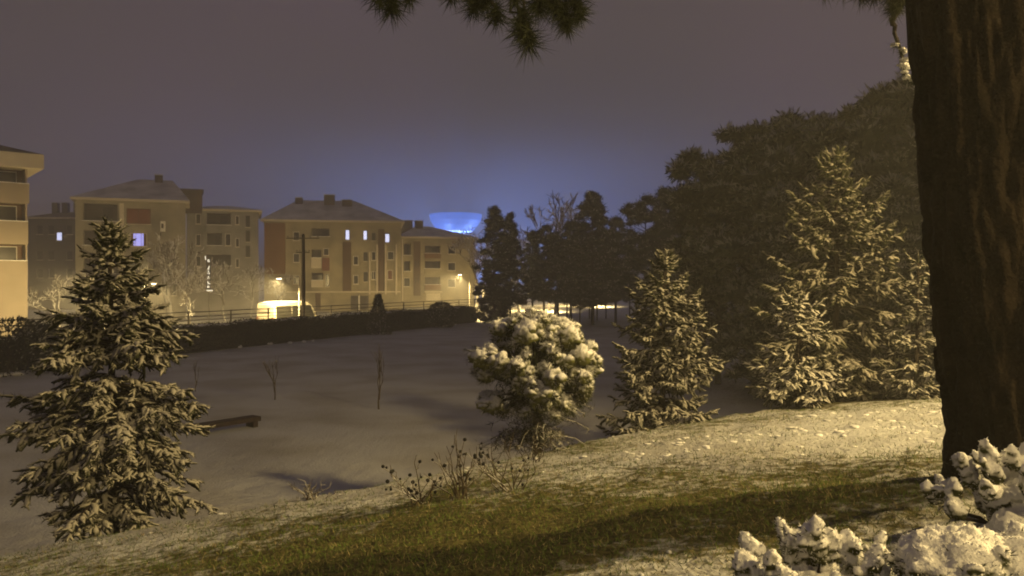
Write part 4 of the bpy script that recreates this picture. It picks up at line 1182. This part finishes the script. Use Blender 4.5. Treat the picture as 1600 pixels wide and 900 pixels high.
# ------------------------------------------------------------------ snow-laden junipers in the foreground
def juniper(label, x, y, fingers, mounds, seed, voxel=.010):
    """fingers: base offset, direction, length, radius; all merged into one lumpy snowy surface"""
    g = rng(seed); z0 = gz(x, y) - .03
    t = thing('juniper', label, 'shrub', (x, y, z0), 0, 'snow laden junipers in the foreground')
    mb = MB()
    for (c, s) in mounds:
        mb.blobs([c], [s], int(g.integers(1e6)), 0, .35, 3, 1.4)
    Ps = []
    for (c, dr, l, r) in fingers:
        c = np.array(c, float); dr = np.array(dr, float); dr /= np.linalg.norm(dr)
        u = np.linspace(0, 1, 9)
        bend = g.normal(0, .10, 3) * l
        poly = c + dr * l * u[:, None] + bend * (u ** 2)[:, None] + np.array((0, 0, .10 * l)) * (u ** 2)[:, None]
        prof = r * np.array((.8, 1.0, 1.15, 1.25, 1.3, 1.25, 1.15, .95, .6)) * g.uniform(.85, 1.15, 9)
        mb.tubes([poly], [prof], 10)
        Ps.append((c + dr * l, dr))
        for q in range(2):
            v = g.uniform(.15, .6); sd = g.normal(size=3); sd[2] = abs(sd[2]) * .5; sd /= np.linalg.norm(sd)
            p = c + dr * l * v; d2 = dr + sd * .9; d2 /= np.linalg.norm(d2); l2 = l * g.uniform(.3, .55)
            mb.tubes([p + d2 * l2 * np.linspace(0, 1, 5)[:, None]], [r * np.array((.7, .85, .9, .8, .5))], 8)
    tmp = bpy.data.objects.new('tmp', mb.mesh('tmp', M['shrub_snow'])); COL.objects.link(tmp)
    md = tmp.modifiers.new('r', 'REMESH'); md.mode = 'VOXEL'; md.voxel_size = voxel
    dg = bpy.context.evaluated_depsgraph_get()
    me = bpy.data.meshes.new_from_object(tmp.evaluated_get(dg))
    bpy.data.objects.remove(tmp)
    n = len(me.vertices); co = np.empty(n * 3); me.vertices.foreach_get('co', co); co = co.reshape(-1, 3)
    no = np.empty(n * 3); me.vertices.foreach_get('normal', no); no = no.reshape(-1, 3)
    co = co + no * ((fbm(co * np.array((24, 24, 13)) + seed, 4) - .5) * .055 + (fbm(co * 70 + seed, 3) - .5) * .020)[:, None]
    me.vertices.foreach_set('co', co.ravel()); me.update()
    me.materials.clear(); me.materials.append(M['shrub_snow'])
    me.polygons.foreach_set('use_smooth', np.full(len(me.polygons), True))
    link('snow_load', me, t)
    # green sprigs poking out
    sp = MB(); nn = 1500
    k = g.integers(0, n, nn); p = co[k]; nr = no[k]
    sel = (nr[:, 2] < .45)
    p, nr = p[sel], nr[sel]
    sp.spikes(p - nr * .01, nr + g.normal(0, .5, p.shape) + np.array((0, 0, .4)), g.uniform(.015, .045, len(p)), .009, 0, seed)
    k = g.integers(0, n, 5000); p = co[k]; nr = no[k]
    sp.spikes(p - nr * .006, nr + g.normal(0, .6, p.shape), g.uniform(.008, .022, len(p)), g.uniform(.006, .014, len(p)), 1, seed + 5)
    sp.build('sprigs', [M['needle'], M['snow']], t)
    st = MB()
    for (c, dr, l, r) in fingers[::2]:
        c = np.array(c, float); st.tubes([[(c[0] * .3, c[1] * .3, -.05), c * .7, c]], [[.012, .009, .006]], 5)
    st.build('stems', M['bark_dark'], t)

def fan(g, n, rx, ry, z0, zr, l, r, outw=.8, lean=(0, 0, 0)):
    F = []
    for i in range(n):
        a = g.uniform(0, 2 * np.pi); u = math.sqrt(g.random())
        c = (rx * u * math.cos(a), ry * u * math.sin(a), z0 + zr * (1 - u * u) * g.uniform(.6, 1.1))
        dr = (math.cos(a) * outw * u + g.normal(0, .2) + lean[0], math.sin(a) * outw * u + g.normal(0, .2) + lean[1], 1 + lean[2])
        F.append((c, dr, l * g.uniform(.6, 1.3), r * g.uniform(.75, 1.25)))
    return F
g = rng(101)
juniper('large snow heaped juniper at the foot of the big trunk', 2.50, 3.75, fan(g, 50, .44, .36, .10, .24, .14, .032, 1.0, (-.15, -.2, 0)),
        [((.02, .02, .14), (.34, .28, .17)), ((.12, -.22, .10), (.24, .16, .14)), ((-.22, -.16, .06), (.18, .14, .10))], 102)
g = rng(103)
juniper('spiky snow covered juniper at the bottom beside the bare grass', 1.20, 3.18, fan(g, 20, .25, .16, .04, .12, .16, .027, .6, (-.2, 0, 0)) + [((-.24, -.02, .05), (-.3, 0, 1), .16, .045), ((.13, .0, .1), (.1, 0, 1), .16, .030), ((.05, .02, .1), (-.1, 0, 1), .15, .028)],
        [((-.2, -.02, .04), (.10, .09, .10)), ((.02, .02, .03), (.2, .13, .09))], 104)
g = rng(105)
juniper('low rounded snow mound of juniper at the bottom edge', 1.78, 3.0, fan(g, 20, .36, .16, .08, .08, .07, .032, .9),
        [((-.12, 0, .08), (.22, .17, .16)), ((.18, .02, .07), (.26, .16, .12)), ((.42, .0, .06), (.2, .14, .13))], 106)

# ------------------------------------------------------------------ grass showing through the snow (nobody could count it)
g = rng(111)
def scatter(n, x0, x1, y0, y1):
    y = y0 + (y1 - y0) * g.random(n) ** 1.3
    x = g.uniform(-1, 1, n) * (y * .72 + .8)
    return x, y
x, y = scatter(230000, 0, 0, 2.6, 13.5)
yc = crest(x)
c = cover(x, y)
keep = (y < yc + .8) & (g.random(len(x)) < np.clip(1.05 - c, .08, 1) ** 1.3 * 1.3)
x, y = x[keep], y[keep]
z = terr(x, y)
n = len(x)
D = g.normal(0, .9, (n, 3)); D[:, 2] = 1
sc_ = .5 + .5 * np.clip(y / 6, .6, 1.6)
straw = g.random(n) < .22
mb = MB().spikes(np.stack([x, y, z - .01], -1), D, g.uniform(.02, .06, n), .0065 * sc_, np.where(straw, 1, 0), 5)
tag(mb.build('grass', [M['grass_blade'], M['straw']]), 'short grass showing through thin snow under the big pine', 'grass', kind='stuff')
# crumbs of snow caught in the grass
x, y = scatter(16000, 0, 0, 2.6, 13.0)
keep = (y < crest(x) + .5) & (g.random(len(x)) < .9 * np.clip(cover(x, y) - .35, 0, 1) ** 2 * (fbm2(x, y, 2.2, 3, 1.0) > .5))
x, y = x[keep][:11000], y[keep][:11000]
z = terr(x, y)
n = len(x); s = g.uniform(.008, .026, n) * np.clip(y / 7, .7, 1.5)
mb = MB().blobs(np.stack([x, y, z + s * .15], -1), np.stack([s * g.uniform(.8, 1.8, n), s * g.uniform(.8, 1.5, n), s * g.uniform(.25, .5, n)], -1), 6, 0, .5, 2, 1.7)
tag(mb.build('snow_crumbs', M['snow'], None, True), 'crumbs of snow caught in the grass of the slope', 'snow', kind='stuff')

# rose bushes with dark hips on the edge of the slope
def rose(label, px, d, spread, hgt, seed, nst=9, hips=26):
    g = rng(seed); x = at(px, d); z0 = gz(x, d)
    t = thing('rose_bush', label, 'bush', (x, d, z0), 0, 'bare rose bushes on the slope edge')
    mb, hb = MB(), MB()
    tips = []
    for i in range(nst):
        a = g.uniform(-1, 1); l = hgt * g.uniform(.6, 1.1)
        s = np.linspace(0, 1, 7)
        P = np.stack([spread * a * s * g.uniform(.7, 1.1), g.normal(0, .2) * s * .4, l * (1.1 * s - .2 * s ** 2) * (1 - .25 * abs(a))], -1) + np.array((g.normal(0, .05), g.normal(0, .04), -.02))
        P[1:] += g.normal(0, .012, P[1:].shape)
        mb.tubes([P], [.007 * (1 - .6 * s)], 5)
        for k in range(3):
            u = g.integers(2, 6); dr = g.normal(0, .5, 3) + np.array((a * .4, 0, .8)); dr /= np.linalg.norm(dr)
            e = P[u] + dr * l * g.uniform(.15, .35)
            mb.tubes([[P[u], (P[u] + e) / 2 + g.normal(0, .01, 3), e]], [[.004, .003, .002]], 4)
            tips.append(e)
        tips.append(P[-1])
    tips = np.array(tips); k = g.integers(0, len(tips), hips)
    hb.blobs(tips[k] + g.normal(0, .018, (hips, 3)), np.full((hips, 3), .014) * g.uniform(.7, 1.3, (hips, 1)), seed, rough=.2)
    mb.build('stems', M['dry_stem'], t); hb.build('hips', M['rubber'], t)['kind'] = 'stuff'
rose('bare rose bush with dark hips leaning left on the slope edge', 655, 6.9, .34, .40, 121, 10, 24)
rose('taller bare rose bush with dark hips in the middle of the slope edge', 722, 7.0, .26, .60, 122, 14, 18)
rose('bare rose bush with dark hips leaning right under the round pine', 798, 7.2, .40, .50, 123, 12, 22)
rose('small bare rose bush at the foot of the round pine', 835, 9.2, .25, .36, 124, 8, 10)
rose('low snowy weed clump on the slope edge left of the roses', 486, 8.6, .30, .24, 125, 14, 0)

# ------------------------------------------------------------------ park lamp outside the frame on the right: the light of the foreground
def park_lamp(label, lx, ly, hgt, power, aim, cone):
    face = math.atan2(ly - aim[1], lx - aim[0])
    lz = gz(lx, ly)
    t = thing('park_lamp', label, 'street lamp', (lx, ly, lz), face, 'park lamps outside the view')
    MB().tubes([[(0, 0, 0), (0, 0, hgt * .5), (0, 0, hgt)]], [[.09, .075, .055]], 10).build('pole', M['greymetal'], t)
    MB().tubes([[(0, 0, hgt - .05), (-.4, 0, hgt + .2), (-.9, 0, hgt + .2)]], [[.04, .035, .03]], 8).build('arm', M['greymetal'], t)
    hd = MB().box(-1.5, -.16, hgt + .12, -.85, .16, hgt + .26).build('lamp_head', M['greymetal'], t)
    MB().blobs([(-1.2, 0, hgt + .10)], [(.24, .13, .06)], 1, rough=0).build('lens', M['lens'], hd)
    dist = math.hypot(lx - aim[0], ly - aim[1]) - 1.2
    lamp('lamp_light', 'SPOT', (-1.2, 0, hgt), power, WARM, t, .30, cone, .45, (0, math.atan2(dist, hgt + lz - aim[2]), 0))
park_lamp('tall park lamp to the right of the big trunk, outside the view', 14.0, 6.6, 7.9, KEY_POWER, (0.0, 9.0, -.5), R(118))
park_lamp('park lamp behind the viewer on the right, outside the view', 9.5, -5.5, 6.8, KEY_POWER * .36, (.5, 8.0, -.5), R(80))

# ------------------------------------------------------------------ the misty air
m = bpy.data.materials.new('haze'); m.use_nodes = True
nt = m.node_tree; nt.nodes.clear()
o_ = nt.nodes.new('ShaderNodeOutputMaterial'); pv = nt.nodes.new('ShaderNodeVolumePrincipled')
pv.inputs['Color'].default_value = (.93, .94, .96, 1); pv.inputs['Density'].default_value = HAZE_DENSITY; pv.inputs['Anisotropy'].default_value = .2
nt.links.new(pv.outputs['Volume'], o_.inputs['Volume'])
hz = MB().box(-470, -120, -5.5, 470, 520, 36).build('haze', m)
tag(hz, kind='stuff')
